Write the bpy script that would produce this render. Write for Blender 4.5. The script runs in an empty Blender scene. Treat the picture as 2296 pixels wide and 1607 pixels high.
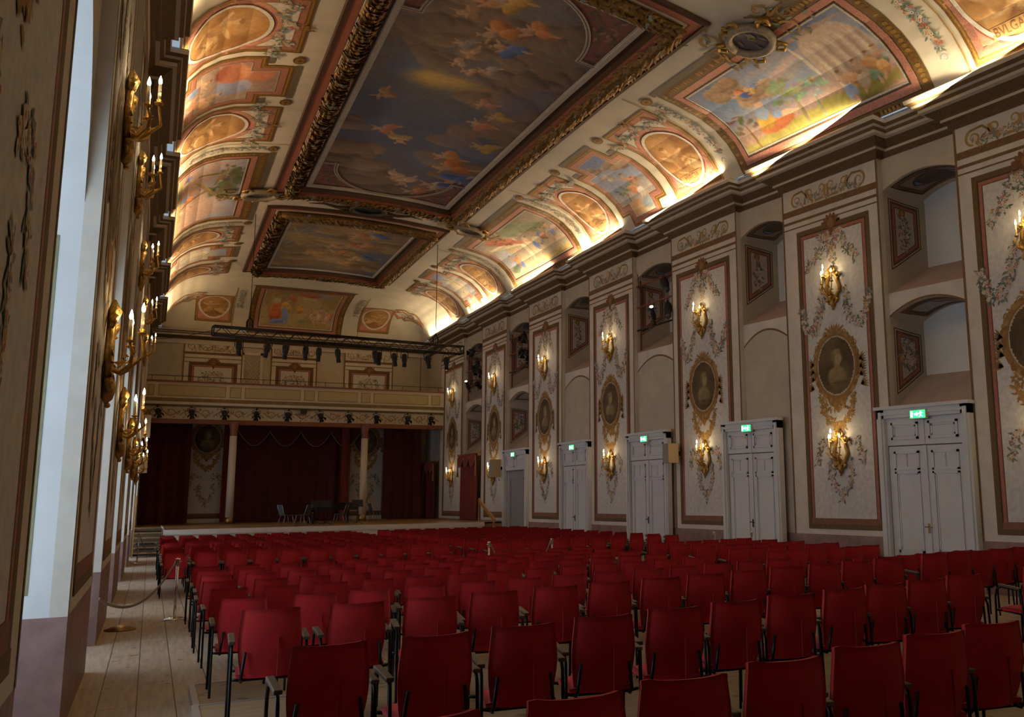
import bpy, bmesh, math, random
import numpy as np
from mathutils import Vector, Matrix
R=math.radians; PI=math.pi; sin=math.sin; cos=math.cos
SC=1.105            # everything below is laid out in units of 1.105 m and scaled up at the end
scn=bpy.context.scene; COL=scn.collection
# ---------------------------------------------------------------- materials
MATS={}
def mat(name,col=(.8,.8,.8),rough=.6,metal=0.,var=0.,vscale=4.,bump=0.,bscale=40.,emit=None,estr=0.,attr=False,alpha=None,sheen=0.,col2=None,detail=4.,spec=None):
    if name in MATS: return MATS[name]
    m=bpy.data.materials.new(name); m.use_nodes=True; nt=m.node_tree; N=nt.nodes; L=nt.links
    b=N['Principled BSDF']; b.inputs['Roughness'].default_value=rough; b.inputs['Metallic'].default_value=metal
    b.inputs['Base Color'].default_value=(*col,1)
    if spec is not None: b.inputs['Specular IOR Level'].default_value=spec
    tc=N.new('ShaderNodeTexCoord'); src=None
    if attr:
        a=N.new('ShaderNodeAttribute'); a.attribute_name='Col'; src=a.outputs['Color']
    if var>0:
        nz=N.new('ShaderNodeTexNoise'); nz.inputs['Scale'].default_value=vscale; nz.inputs['Detail'].default_value=detail; nz.inputs['Roughness'].default_value=.62
        L.new(tc.outputs['Object'],nz.inputs['Vector'])
        mx=N.new('ShaderNodeMix'); mx.data_type='RGBA'; mx.blend_type='MIX'
        ramp=N.new('ShaderNodeMapRange'); ramp.inputs['From Min'].default_value=.35; ramp.inputs['From Max'].default_value=.68
        L.new(nz.outputs['Fac'],ramp.inputs['Value']); L.new(ramp.outputs['Result'],mx.inputs['Factor'])
        if src is None:
            c2=col2 or tuple(max(0,c*(1-var)) for c in col)
            mx.inputs['A'].default_value=(*col,1); mx.inputs['B'].default_value=(*c2,1)
        else:
            dk=N.new('ShaderNodeMix'); dk.data_type='RGBA'; dk.blend_type='MULTIPLY'; dk.inputs['Factor'].default_value=1
            L.new(src,dk.inputs['A']); dk.inputs['B'].default_value=(1-var,)*3+(1,)
            L.new(src,mx.inputs['A']); L.new(dk.outputs['Result'],mx.inputs['B'])
        src=mx.outputs['Result']
    if src is not None: L.new(src,b.inputs['Base Color'])
    if bump>0:
        nb=N.new('ShaderNodeTexNoise'); nb.inputs['Scale'].default_value=bscale; nb.inputs['Detail'].default_value=3
        L.new(tc.outputs['Object'],nb.inputs['Vector'])
        bp=N.new('ShaderNodeBump'); bp.inputs['Strength'].default_value=bump; bp.inputs['Distance'].default_value=.02
        L.new(nb.outputs['Fac'],bp.inputs['Height']); L.new(bp.outputs['Normal'],b.inputs['Normal'])
    if emit: b.inputs['Emission Color'].default_value=(*emit,1); b.inputs['Emission Strength'].default_value=estr
    if sheen: b.inputs['Sheen Weight'].default_value=sheen; b.inputs['Sheen Tint'].default_value=(1,.35,.35,1)
    if alpha is not None: b.inputs['Transmission Weight'].default_value=alpha
    MATS[name]=m; return m
def plank_mat(name,c1,c2,w=.29,ln=2.6,alongx=False,rough=.6,gap=(.10,.07,.04)):
    if name in MATS: return MATS[name]
    m=bpy.data.materials.new(name); m.use_nodes=True; nt=m.node_tree; N=nt.nodes; L=nt.links; b=N['Principled BSDF']
    b.inputs['Roughness'].default_value=rough
    tc=N.new('ShaderNodeTexCoord'); mp=N.new('ShaderNodeMapping'); L.new(tc.outputs['Object'],mp.inputs['Vector'])
    if not alongx: mp.inputs['Rotation'].default_value=(0,0,R(90))
    br=N.new('ShaderNodeTexBrick'); L.new(mp.outputs['Vector'],br.inputs['Vector'])
    br.inputs['Scale'].default_value=1; br.inputs['Brick Width'].default_value=ln*SC; br.inputs['Row Height'].default_value=w*SC
    br.inputs['Mortar Size'].default_value=.006; br.inputs['Mortar Smooth'].default_value=.1; br.inputs['Bias'].default_value=0
    br.offset=.37; br.inputs['Color1'].default_value=(*c1,1); br.inputs['Color2'].default_value=(*c2,1); br.inputs['Mortar'].default_value=(*gap,1)
    mp2=N.new('ShaderNodeMapping'); L.new(tc.outputs['Object'],mp2.inputs['Vector']); mp2.inputs['Scale'].default_value=(1.2,14,1) if alongx else (14,1.2,1)
    nz=N.new('ShaderNodeTexNoise'); nz.inputs['Scale'].default_value=1.5; nz.inputs['Detail'].default_value=6; L.new(mp2.outputs['Vector'],nz.inputs['Vector'])
    mr=N.new('ShaderNodeMapRange'); mr.inputs['From Min'].default_value=.3; mr.inputs['From Max'].default_value=.75; mr.inputs['To Min'].default_value=1.1; mr.inputs['To Max'].default_value=.68
    L.new(nz.outputs['Fac'],mr.inputs['Value'])
    # knots and scuffs
    nk=N.new('ShaderNodeTexNoise'); nk.inputs['Scale'].default_value=5.5; nk.inputs['Detail'].default_value=1; L.new(tc.outputs['Object'],nk.inputs['Vector'])
    mk=N.new('ShaderNodeMapRange'); mk.inputs['From Min'].default_value=.70; mk.inputs['From Max'].default_value=.76; mk.inputs['To Min'].default_value=1; mk.inputs['To Max'].default_value=.45
    L.new(nk.outputs['Fac'],mk.inputs['Value'])
    mu=N.new('ShaderNodeMath'); mu.operation='MULTIPLY'; L.new(mr.outputs['Result'],mu.inputs[0]); L.new(mk.outputs['Result'],mu.inputs[1])
    mx=N.new('ShaderNodeMix'); mx.data_type='RGBA'; mx.blend_type='MULTIPLY'; mx.inputs['Factor'].default_value=1
    L.new(br.outputs['Color'],mx.inputs['A']); L.new(mu.outputs['Value'],mx.inputs['B']); L.new(mx.outputs['Result'],b.inputs['Base Color'])
    bp=N.new('ShaderNodeBump'); bp.inputs['Strength'].default_value=.25; bp.inputs['Distance'].default_value=.02; L.new(br.outputs['Fac'],bp.inputs['Height']); bp.invert=True
    L.new(bp.outputs['Normal'],b.inputs['Normal'])
    MATS[name]=m; return m
# ---------------------------------------------------------------- object tagging
def tag(o,label=None,cat=None,group=None,kind=None):
    if label: o['label']=label
    if cat: o['category']=cat
    if group: o['group']=group
    if kind: o['kind']=kind
    return o
def empty(name,loc=(0,0,0),rz=0.,parent=None,**k):
    o=bpy.data.objects.new(name,None); o.empty_display_size=.2; COL.objects.link(o); o.location=loc; o.rotation_euler=(0,0,rz)
    if parent: o.parent=parent
    return tag(o,**k)
def lk(name,me,parent=None,loc=None,**k):
    o=bpy.data.objects.new(name,me); COL.objects.link(o)
    if parent: o.parent=parent
    if loc: o.location=loc
    return tag(o,**k)
def copy_tree(o,parent=None):
    c=o.copy(); COL.objects.link(c)
    if parent: c.parent=parent
    for ch in list(o.children): copy_tree(ch,c)
    return c
# ---------------------------------------------------------------- mesh builder
class MB:
    def __init__(s,f=None): s.v=[];s.f=[];s.m=[];s.c=[];s.T=f;s.mi=0;s.col=(1,1,1);s.sm=[];s.smooth=False
    def add(s,vs,fs):
        n=len(s.v)
        s.v+=[tuple(s.T(*p)) if s.T else tuple(p) for p in vs]
        for f in fs: s.f.append([i+n for i in f]); s.m.append(s.mi); s.c.append(s.col); s.sm.append(s.smooth)
        return s
    def box(s,x0,x1,y0,y1,z0,z1):
        return s.add([(x0,y0,z0),(x1,y0,z0),(x1,y1,z0),(x0,y1,z0),(x0,y0,z1),(x1,y0,z1),(x1,y1,z1),(x0,y1,z1)],
            [(0,3,2,1),(4,5,6,7),(0,1,5,4),(1,2,6,5),(2,3,7,6),(3,0,4,7)])
    def obox(s,c,ax,ay,az):   # oriented box: centre, half axis vectors
        c=Vector(c);ax=Vector(ax);ay=Vector(ay);az=Vector(az)
        vs=[c+i*ax+j*ay+k*az for k in(-1,1) for i,j in((-1,-1),(1,-1),(1,1),(-1,1))]
        return s.add(vs,[(0,3,2,1),(4,5,6,7),(0,1,5,4),(1,2,6,5),(2,3,7,6),(3,0,4,7)])
    def quad(s,a,b,c,d): return s.add([a,b,c,d],[(0,1,2,3)])
    def tube(s,pts,r,n=8,cap=True):
        pts=[Vector(p) for p in pts]; m=len(pts); rr=r if isinstance(r,(list,tuple)) else [r]*m
        vs=[];up=None
        for i,p in enumerate(pts):
            t=(pts[min(i+1,m-1)]-pts[max(i-1,0)]).normalized()
            if up is None: up=Vector((0,0,1)) if abs(t.z)<.9 else Vector((1,0,0))
            u=(up-t*up.dot(t)); u=u.normalized() if u.length>1e-6 else t.orthogonal().normalized(); w=t.cross(u); up=u
            vs+=[p+(u*cos(2*PI*k/n)+w*sin(2*PI*k/n))*rr[i] for k in range(n)]
        fs=[(i*n+k,i*n+(k+1)%n,(i+1)*n+(k+1)%n,(i+1)*n+k) for i in range(m-1) for k in range(n)]
        if cap: fs+=[tuple(range(n-1,-1,-1)),tuple(range((m-1)*n,m*n))]
        sm=s.smooth; s.smooth=True; s.add(vs,fs); s.smooth=sm; return s
    def lathe(s,prof,c=(0,0,0),n=16,axis='z'):
        vs=[]
        for r,h in prof:
            for k in range(n):
                a=2*PI*k/n
                if axis=='z': vs.append((c[0]+r*cos(a),c[1]+r*sin(a),c[2]+h))
                elif axis=='x': vs.append((c[0]+h,c[1]+r*cos(a),c[2]+r*sin(a)))
                else: vs.append((c[0]+r*cos(a),c[1]+h,c[2]+r*sin(a)))
        m=len(prof); fs=[(i*n+k,i*n+(k+1)%n,(i+1)*n+(k+1)%n,(i+1)*n+k) for i in range(m-1) for k in range(n)]
        fs+=[tuple(range(n-1,-1,-1)),tuple(range((m-1)*n,m*n))]
        sm=s.smooth; s.smooth=True; s.add(vs,fs); s.smooth=sm; return s
    def ball(s,c,r,n=8,sq=(1,1,1)):
        pr=[(max(1e-4,r*sin(PI*i/n)),-r*cos(PI*i/n)) for i in range(n+1)]
        k0=len(s.v); s.lathe(pr,(0,0,0),n+2)
        if sq!=(1,1,1) or True:
            T=s.T
            for i in range(k0,len(s.v)):
                p=s.v[i]; s.v[i]=(c[0]+p[0]*sq[0],c[1]+p[1]*sq[1],c[2]+p[2]*sq[2])
        return s
    def grid(s,fn,nu,nv):   # fn(i/nu, j/nv) -> xyz
        vs=[fn(i/nu,j/nv) for j in range(nv+1) for i in range(nu+1)]
        return s.add(vs,[(j*(nu+1)+i,j*(nu+1)+i+1,(j+1)*(nu+1)+i+1,(j+1)*(nu+1)+i) for j in range(nv) for i in range(nu)])
    def extr(s,poly,fn0,fn1):   # prism between two maps of 2D poly
        n=len(poly); vs=[fn0(*p) for p in poly]+[fn1(*p) for p in poly]
        return s.add(vs,[tuple(range(n)),tuple(range(2*n-1,n-1,-1))]+[(i,i+n,(i+1)%n+n,(i+1)%n) for i in range(n)])
    def mesh(s,name,mats,color=False):
        me=bpy.data.meshes.new(name); me.from_pydata(s.v,[],s.f)
        if not isinstance(mats,(list,tuple)): mats=[mats]
        for m in mats: me.materials.append(m)
        n=len(me.polygons)
        me.polygons.foreach_set('material_index',s.m[:n]); me.polygons.foreach_set('use_smooth',s.sm[:n])
        if color:
            ca=me.color_attributes.new('Col','FLOAT_COLOR','CORNER')
            cnt=np.array([len(f) for f in s.f]); cc=np.array(s.c,dtype=np.float32).reshape(-1,3)
            arr=np.ones((cnt.sum(),4),dtype=np.float32); arr[:,:3]=np.repeat(cc,cnt,axis=0); ca.data.foreach_set('color',arr.ravel())
        me.update(); return me
    def build(s,name,mats,parent=None,color=False,loc=None,**k): return lk(name,s.mesh(name,mats,color),parent,loc,**k)
def bevel(o,w=.01,seg=2):
    m=o.modifiers.new('bevel','BEVEL'); m.width=w; m.segments=seg; m.limit_method='ANGLE'; m.angle_limit=R(40); return o
# ---------------------------------------------------------------- shape of the hall
XL,XR=-.5,13.0; YE=48.6; YW=49.2; YB=-4.
KY=[0,5,8,11.2,13.8,16.25,19.05,21.8,24.8,27.4,30.4,33,39,45.7]; KV=[.19,.16,.137,.113,.091,.073,.052,.041,.032,.025,.02,.013,.005,0]
def WZ(x,y,z):      # the old walls and vault lean and sag a little towards the near right corner
    if z<=1 or x<=3.8: return z
    k=float(np.interp(y,KY,KV)); return z*(1-k*min(1.05,(x-3.8)/9.2)*min(1,(z-1)/1.5))
def WP(x,y,z): return (x,y,WZ(x,y,z))
PD=[0,.2,.45,.8,1.25,2.0,2.8,3.6,5,6.3]; PZ=[10.26,10.67,11.0,11.29,11.5,11.67,11.78,11.88,11.97,12.0]
def vd(x,y): return min(x+.05,12.55-x,YE-y)
def Zc(x,y):
    a=[x+.05,12.55-x,YE-y]; m=min(a); k=.7
    b=sorted(a)[:2]; h=max(0,k-abs(b[0]-b[1]))/k; m=m-h*h*k/4
    return WZ(x,y,float(np.interp(max(m,0),PD,PZ)) if m>=0 else 10.26)
_s=np.concatenate([[0],np.cumsum(np.hypot(np.diff(PD),np.diff(PZ)))])
def s2d(s): return float(np.interp(s,_s,PD)) if s>=0 else s*.2
def CE(x,y,o=0.):   # point on the vault, lifted o off it into the room
    z=Zc(x,y); e=.05
    gx=(Zc(x+e,y)-Zc(x-e,y))/(2*e); gy=(Zc(x,y+e)-Zc(x,y-e))/(2*e)
    n=Vector((gx,gy,-1)).normalized(); return (x+n.x*o,y+n.y*o,z+n.z*o)
def CR(t,s,o=0.): return CE(12.55-s2d(s),t,o)     # right cove: t = along the hall, s = up the curve
def CL(t,s,o=0.): return CE(-.05+s2d(s),t,o)
def CN(t,s,o=0.): return CE(t,YE-s2d(s),o)        # end cove
def RW(y,z,o=0.): return (XR-o,y,WZ(XR,y,z))
def LW(y,z,o=0.): return (XL+o,y,z)
def BW(x,z,o=0.): return (x,YW-o,z)
DAY=82; COVE_R=135; COVE_L=110; CANDLE=8.5; EXPO=-.05
CVK=[1,.8,.85,1,1.1,1.1,1,.9]
SCONCE_PTS=[]
# ---------------------------------------------------------------- painted decoration: flat coloured shapes lying on a surface
PAINT=mat('painted_plaster',attr=True,rough=.75,var=.22,vscale=9.)
GILT=mat('gilded_paint',attr=True,rough=.45,metal=.35,var=.35,vscale=22.)
class Pt:
    def __init__(s,mp,base=.004,step=.0025,ds=.25): s.mp=mp;s.b=base;s.st=step;s.ds=ds;s.mb=MB()
    def P(s,u,v,l): return s.mp(u,v,s.b+s.st*l)
    def poly(s,pts,c,l=0): s.mb.col=c; s.mb.add([s.P(u,v,l) for u,v in pts],[tuple(range(len(pts)))]); return s
    def rect(s,u0,u1,v0,v1,c,l=0):
        s.mb.col=c; nu=max(1,int(abs(u1-u0)/s.ds)); nv=max(1,int(abs(v1-v0)/s.ds))
        s.mb.grid(lambda i,j:s.P(u0+(u1-u0)*i,v0+(v1-v0)*j,l),nu,nv); return s
    def strip(s,pts,w,c,l=0,closed=False,taper=False):
        q=[Vector((*p,0)) for p in pts]
        if closed: q.append(q[0])
        r=[];corner=[]
        for i in range(len(q)-1):
            n=max(1,int((q[i+1]-q[i]).length/s.ds))
            for k in range(n): r.append(q[i].lerp(q[i+1],k/n))
        if not closed: r.append(q[-1])
        n=len(r); vs=[]
        for i in range(n):
            if closed: a=r[i]-r[i-1]; b=r[(i+1)%n]-r[i]
            else: a=r[i]-r[i-1] if i else r[1]-r[0]; b=r[i+1]-r[i] if i<n-1 else a
            a=a.normalized() if a.length>0 else b.normalized(); b=b.normalized() if b.length>0 else a
            t=(a+b); t=t.normalized() if t.length>1e-6 else a; nn=Vector((-t.y,t.x,0)); m=max(.35,nn.dot(Vector((-a.y,a.x,0))))
            ww=w*(1-.8*i/n) if taper else w
            vs+=[s.P(*(r[i]+nn*ww/2/m).xy,l),s.P(*(r[i]-nn*ww/2/m).xy,l)]
        fs=[(2*i,2*i+1,2*i+3,2*i+2) for i in range(n-1)]
        if closed: fs.append((2*n-2,2*n-1,1,0))
        s.mb.col=c; s.mb.add(vs,fs); return s
    def ell(s,cu,cv,ru,rv,c,l=0,n=20,a0=0.,rot=0.):
        p=[(ru*cos(2*PI*k/n+a0),rv*sin(2*PI*k/n+a0)) for k in range(n)]
        return s.poly([(cu+x*cos(rot)-y*sin(rot),cv+x*sin(rot)+y*cos(rot)) for x,y in p],c,l)
    def disc(s,cu,cv,ru,rv,c,l=0,nr=7,n=36):
        s.mb.col=c; vs=[s.P(cu,cv,l)]+[s.P(cu+ru*i/nr*cos(2*PI*k/n),cv+rv*i/nr*sin(2*PI*k/n),l) for i in range(1,nr+1) for k in range(n)]
        fs=[(0,1+k,1+(k+1)%n) for k in range(n)]+[(1+(i-1)*n+k,1+i*n+k,1+i*n+(k+1)%n,1+(i-1)*n+(k+1)%n) for i in range(1,nr) for k in range(n)]
        s.mb.add(vs,fs); return s
    def ring(s,cu,cv,ru,rv,w,c,l=0,n=48): return s.strip([(cu+ru*cos(2*PI*k/n),cv+rv*sin(2*PI*k/n)) for k in range(n)],w,c,l,True)
    def frame(s,pts,bands,l=0):   # bands: (width,colour) from the outside in
        d=0.
        for w,c in bands:
            if c: s.strip(inset(pts,d+w/2),w+.004,c,l,True)
            d+=w
        return inset(pts,d)
    def leaf(s,u,v,a,ln,w,c,l=0):
        p=[(0,0),(.3,.5),(.65,.42),(1,0),(.65,-.42),(.3,-.5)]; return s.poly([(u+(x*ln)*cos(a)-(y*w)*sin(a),v+(x*ln)*sin(a)+(y*w)*cos(a)) for x,y in p],c,l)
    def flower(s,u,v,r,c,cc,l=0):
        n=10; a=random.random(); s.poly([(u+r*(1 if k%2 else .72)*cos(2*PI*k/n+a),v+r*(1 if k%2 else .72)*sin(2*PI*k/n+a)) for k in range(n)],c,l); return s.ell(u,v,r*.35,r*.35,cc,l+.6,6)
    def scroll(s,u,v,r,a0,turns,w,c,l=0,dr=1):
        n=int(14*turns)+6; return s.strip([(u+r*(1-.85*k/n)*cos(a0+dr*turns*2*PI*k/n),v+r*(1-.85*k/n)*sin(a0+dr*turns*2*PI*k/n)) for k in range(n)],w,c,l,taper=True)
    def garland(s,path,w,dens=26,fl=.45,green=None,flc=None,l=1,size=1.,taper=.4):
        green=green or GREENS; flc=flc or FLOWERS
        q=[Vector((*p,0)) for p in path]; L=[(q[i+1]-q[i]).length for i in range(len(q)-1)]; T=sum(L); n=int(T*dens)
        for k in range(n):
            t=(k+random.random())/n; d=t*T; i=0
            while i<len(L)-1 and d>L[i]: d-=L[i]; i+=1
            p=q[i].lerp(q[i+1],min(1,d/L[i])); dr=(q[i+1]-q[i]).normalized(); a=math.atan2(dr.y,dr.x)
            ww=w*(1-taper*abs(2*t-1)) if taper>=0 else w*(1+taper*t)
            o=random.uniform(-.5,.5)*ww; u=p.x-dr.y*o; v=p.y+dr.x*o
            if random.random()<fl: s.flower(u,v,random.uniform(.028,.055)*size,random.choice(flc),random.choice(((.5,.3,.08),(.45,.12,.08),(.7,.55,.2))),l+1+random.random())
            else: s.leaf(u,v,a+random.choice((-1,1))*random.uniform(.3,1.3)+(PI if random.random()<.3 else 0),random.uniform(.09,.15)*size,.045*size,random.choice(green),l+random.random())
        return s
    def done(s,name,parent=None,m=None,**k): return s.mb.build(name,m or PAINT,parent,color=True,**k)
def inset(pts,d):
    n=len(pts); A=sum(pts[i][0]*pts[(i+1)%n][1]-pts[(i+1)%n][0]*pts[i][1] for i in range(n)); sg=1 if A>0 else -1; o=[]
    for i in range(n):
        a=Vector(pts[i])-Vector(pts[i-1]); b=Vector(pts[(i+1)%n])-Vector(pts[i]); a.normalize(); b.normalize()
        na=Vector((-a.y,a.x))*sg; nb=Vector((-b.y,b.x))*sg; m=na+nb; m/=max(.3,m.length_squared)/2 if m.length_squared>0 else 1
        o.append((pts[i][0]+m.x*d,pts[i][1]+m.y*d))
    return o
GREENS=[(.14,.17,.13),(.20,.23,.17),(.11,.13,.11),(.25,.27,.21),(.17,.20,.18)]
FLOWERS=[(.66,.61,.56),(.62,.50,.44),(.42,.20,.15),(.68,.64,.60),(.26,.31,.42),(.55,.42,.22),(.64,.56,.52),(.60,.55,.50)]
CREAM=(.70,.645,.55); IVORY=(.72,.69,.64); BROWN=(.21,.11,.04); DBROWN=(.09,.045,.02); OCHRE=(.36,.20,.06); ROSE=(.42,.16,.11); PINK=(.66,.30,.22); GOLD=(.52,.29,.07); DGOLD=(.28,.14,.035); OLIVE=(.17,.13,.05)
# ---------------------------------------------------------------- fresco canvases (colour per grid point)
def fbm(x,y,seed=0,oct=5,rough=.5):
    rs=np.random.RandomState(seed); T=rs.rand(64,64).astype(np.float32); out=np.zeros_like(x,dtype=np.float32); amp=1.;tot=0.
    for o in range(oct):
        f=2**o; xx=x*f+o*17.3; yy=y*f+o*9.1; xi=np.floor(xx).astype(int); yi=np.floor(yy).astype(int); fx=xx-xi; fy=yy-yi
        fx=fx*fx*(3-2*fx); fy=fy*fy*(3-2*fy)
        a=T[yi%64,xi%64];b=T[yi%64,(xi+1)%64];c=T[(yi+1)%64,xi%64];d=T[(yi+1)%64,(xi+1)%64]
        out+=amp*((a*(1-fx)+b*fx)*(1-fy)+(c*(1-fx)+d*fx)*fy); tot+=amp; amp*=rough
    return out/tot
def sst(e0,e1,x): t=np.clip((x-e0)/(e1-e0),0,1); return t*t*(3-2*t)
class Cv:
    """paints on arrays U,V (V up, aspect a = width/height so that blobs stay round)"""
    def __init__(s,U,V,asp=1.,seed=0,bg=((.2,.25,.35),(.5,.45,.4))):
        s.X=U*asp; s.Y=V; s.asp=asp; s.seed=seed; n=fbm(s.X*3,s.Y*3,seed,5)
        s.wx=fbm(s.X*7,s.Y*7,seed+1,4)-.5; s.wy=fbm(s.X*7+9,s.Y*7,seed+2,4)-.5; s.n=n
        s.f=fbm(s.X*26,s.Y*26,seed+3,4)-.5
        t=sst(.3,.7,n)[...,None]; s.C=np.array(bg[0],np.float32)*(1-t)+np.array(bg[1],np.float32)*t
    def mixc(s,m,c): m=m[...,None]; s.C=s.C*(1-m)+np.array(c,np.float32)*m; return s
    def grad(s,c,v0,v1,a=1.): return s.mixc(sst(v0,v1,s.Y+.1*s.wy)*a,c)
    def blob(s,u,v,ru,rv,c,rot=0.,soft=.35,dist=.06,a=1.,hi=None,lo=None):
        x=s.X-u*s.asp+s.wx*dist; y=s.Y-v+s.wy*dist; ca,sa=cos(rot),sin(rot); xr=(x*ca+y*sa)/ru; yr=(-x*sa+y*ca)/rv
        d=np.sqrt(xr*xr+yr*yr); m=(1-sst(1-soft,1+soft*.3,d))*a
        s.mixc(m,c)
        if hi: s.mixc(m*(sst(.1,.9,yr*.8-xr*.35+s.wx*1.2)*.9),hi)
        if lo: s.mixc(m*(sst(.1,.9,-yr*.9+xr*.2+s.wy*1.2)*.9),lo)
        return s
    def cloud(s,u,v,r,c,hi,lo,n=5):
        rs=random.Random(int(u*971+v*373+s.seed))
        for k in range(n): s.blob(u+rs.uniform(-1,1)*r/s.asp,v+rs.uniform(-.45,.45)*r,r*rs.uniform(.45,.8),r*rs.uniform(.35,.55),c,rs.uniform(-.4,.4),.22,.04,.95,hi,lo)
        return s
    def fig(s,u,v,h,robe,rot=0.,robe2=None,skin=(.66,.42,.27),wind=1):   # a draped figure: robe folds, torso, head, arms
        ca,sa=cos(rot),sin(rot)
        def q(x,y): return (u+(x*ca-y*sa)*h/s.asp, v+(x*sa+y*ca)*h)
        dk=tuple(c*.45 for c in robe); lt=tuple(min(1,c*1.5+.06) for c in robe)
        s.blob(*q(wind*.16,-.12),.34*h,.19*h,robe,rot+wind*.5,.2,.03*h+.01,1,lt,dk)
        s.blob(*q(0,-.28),.17*h,.26*h,robe2 or robe,rot,.2,.02,1,lt if not robe2 else tuple(min(1,c*1.4) for c in robe2),dk)
        s.blob(*q(0,.10),.105*h,.17*h,skin,rot+.15*wind,.2,.01,1,tuple(min(1,c*1.25) for c in skin),tuple(c*.6 for c in skin))
        s.blob(*q(.02*wind,.33),.062*h,.075*h,skin,rot,.2,.004,1); s.blob(*q(.02*wind,.375),.07*h,.045*h,(.28,.15,.06),rot,.25,.004,.9)
        s.blob(*q(-.17*wind,.16),.16*h,.037*h,skin,rot-.5*wind,.2,.006,1); s.blob(*q(.15*wind,.10),.14*h,.037*h,skin,rot+.75*wind,.2,.006,1)
        s.blob(*q(.04*wind,-.5),.045*h,.15*h,skin,rot+.2*wind,.2,.006,1); return s
    def tree(s,u,v,h,trunk=(.22,.13,.06),leaf=(.13,.15,.06),seed=1,n=26,lean=0.):
        rs=random.Random(seed); s.blob(u,v,.035*h,.55*h,trunk,lean,.25,.03,1,tuple(c*1.7 for c in trunk))
        for k in range(n):
            a=rs.uniform(0,2*PI); r=rs.uniform(.05,.42)*h; s.blob(u+lean*-.5*h/s.asp+cos(a)*r*1.2/s.asp,v+.55*h+sin(a)*r*.7,rs.uniform(.06,.13)*h,rs.uniform(.04,.08)*h,tuple(c*rs.uniform(.7,1.7) for c in leaf),rs.uniform(-.6,.6),.5,.08,.85)
        return s
    def out(s,k=.16): return np.clip(s.C*(1+k*2*s.f[...,None])*(1+.12*(s.n[...,None]-.5)),0,1)
def canvas(name,mp,u0,u1,v0,v1,nu,nv,paint,parent=None,mask=None,off=.004,mirror=False,flip=False,m=None,**k):
    """grid mesh on the surface; paint(U,V)->rgb with V=0 at v0; mask(u,v)->bool on surface coords"""
    gu=np.linspace(u0,u1,nu+1); gv=np.linspace(v0,v1,nv+1)
    U,V=np.meshgrid(np.linspace(0,1,nu+1),np.linspace(0,1,nv+1))
    C=paint(1-U if mirror else U,1-V if flip else V)
    vs=[mp(u,v,off) for v in gv for u in gu]; fs=[]
    for j in range(nv):
        for i in range(nu):
            if mask is None or mask((gu[i]+gu[i+1])/2,(gv[j]+gv[j+1])/2):
                a=j*(nu+1)+i; fs.append((a,a+1,a+nu+2,a+nu+1))
    me=bpy.data.meshes.new(name); me.from_pydata(vs,[],fs); me.materials.append(m or PAINT)
    ca=me.color_attributes.new('Col','FLOAT_COLOR','POINT'); arr=np.ones(((nu+1)*(nv+1),4),np.float32); arr[:,:3]=C.reshape(-1,3); ca.data.foreach_set('color',arr.ravel())
    if mask is not None:
        bm=bmesh.new(); bm.from_mesh(me); bmesh.ops.delete(bm,geom=[v for v in bm.verts if not v.link_faces],context='VERTS'); bm.to_mesh(me); bm.free()
    me.update(); return lk(name,me,parent,**k)
# ---------------------------------------------------------------- the shell of the hall
M_pier=mat('ivory_plaster',(.68,.63,.55),.8,var=.16,vscale=2.2,bump=.15,bscale=7,detail=6)
M_bay=mat('sand_plaster',(.55,.49,.38),.8,var=.16,vscale=1.7,bump=.15,bscale=7,detail=6)
M_white=mat('white_plaster',(.74,.76,.76),.85,var=.1,vscale=1.5,bump=.2,bscale=6)
M_dado=mat('marbled_dado',(.34,.20,.18),.5,var=.42,vscale=3.5,bump=.1,bscale=9,detail=7)
M_brown=mat('umber_paint',BROWN,.7,var=.3,vscale=8.)
M_shelf=mat('rose_plaster',(.50,.38,.31),.85,var=.15,vscale=2.)
M_leather=mat('dark_umber_paint',DBROWN,.75,var=.4,vscale=20.)
SHELL=[M_pier,M_bay,M_white,M_dado,M_brown,M_shelf]
PIER=[(1.9,5.2),(8.25,11.45),(13.5,16.75),(18.7,22.07),(24.45,27.75),(30.1,33.45),(36.0,39.3),(42.0,46.0)]
BAYS=[(5.2,8.25,'arch'),(11.45,13.5,'arch'),(16.75,18.7,'blind'),(22.07,24.45,'blind'),(27.75,30.1,'blind'),(33.45,36.0,'arch'),(39.3,42.0,'arch'),(46.0,49.2,'plain')]
SILL,CRN=6.42,9.62
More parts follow.
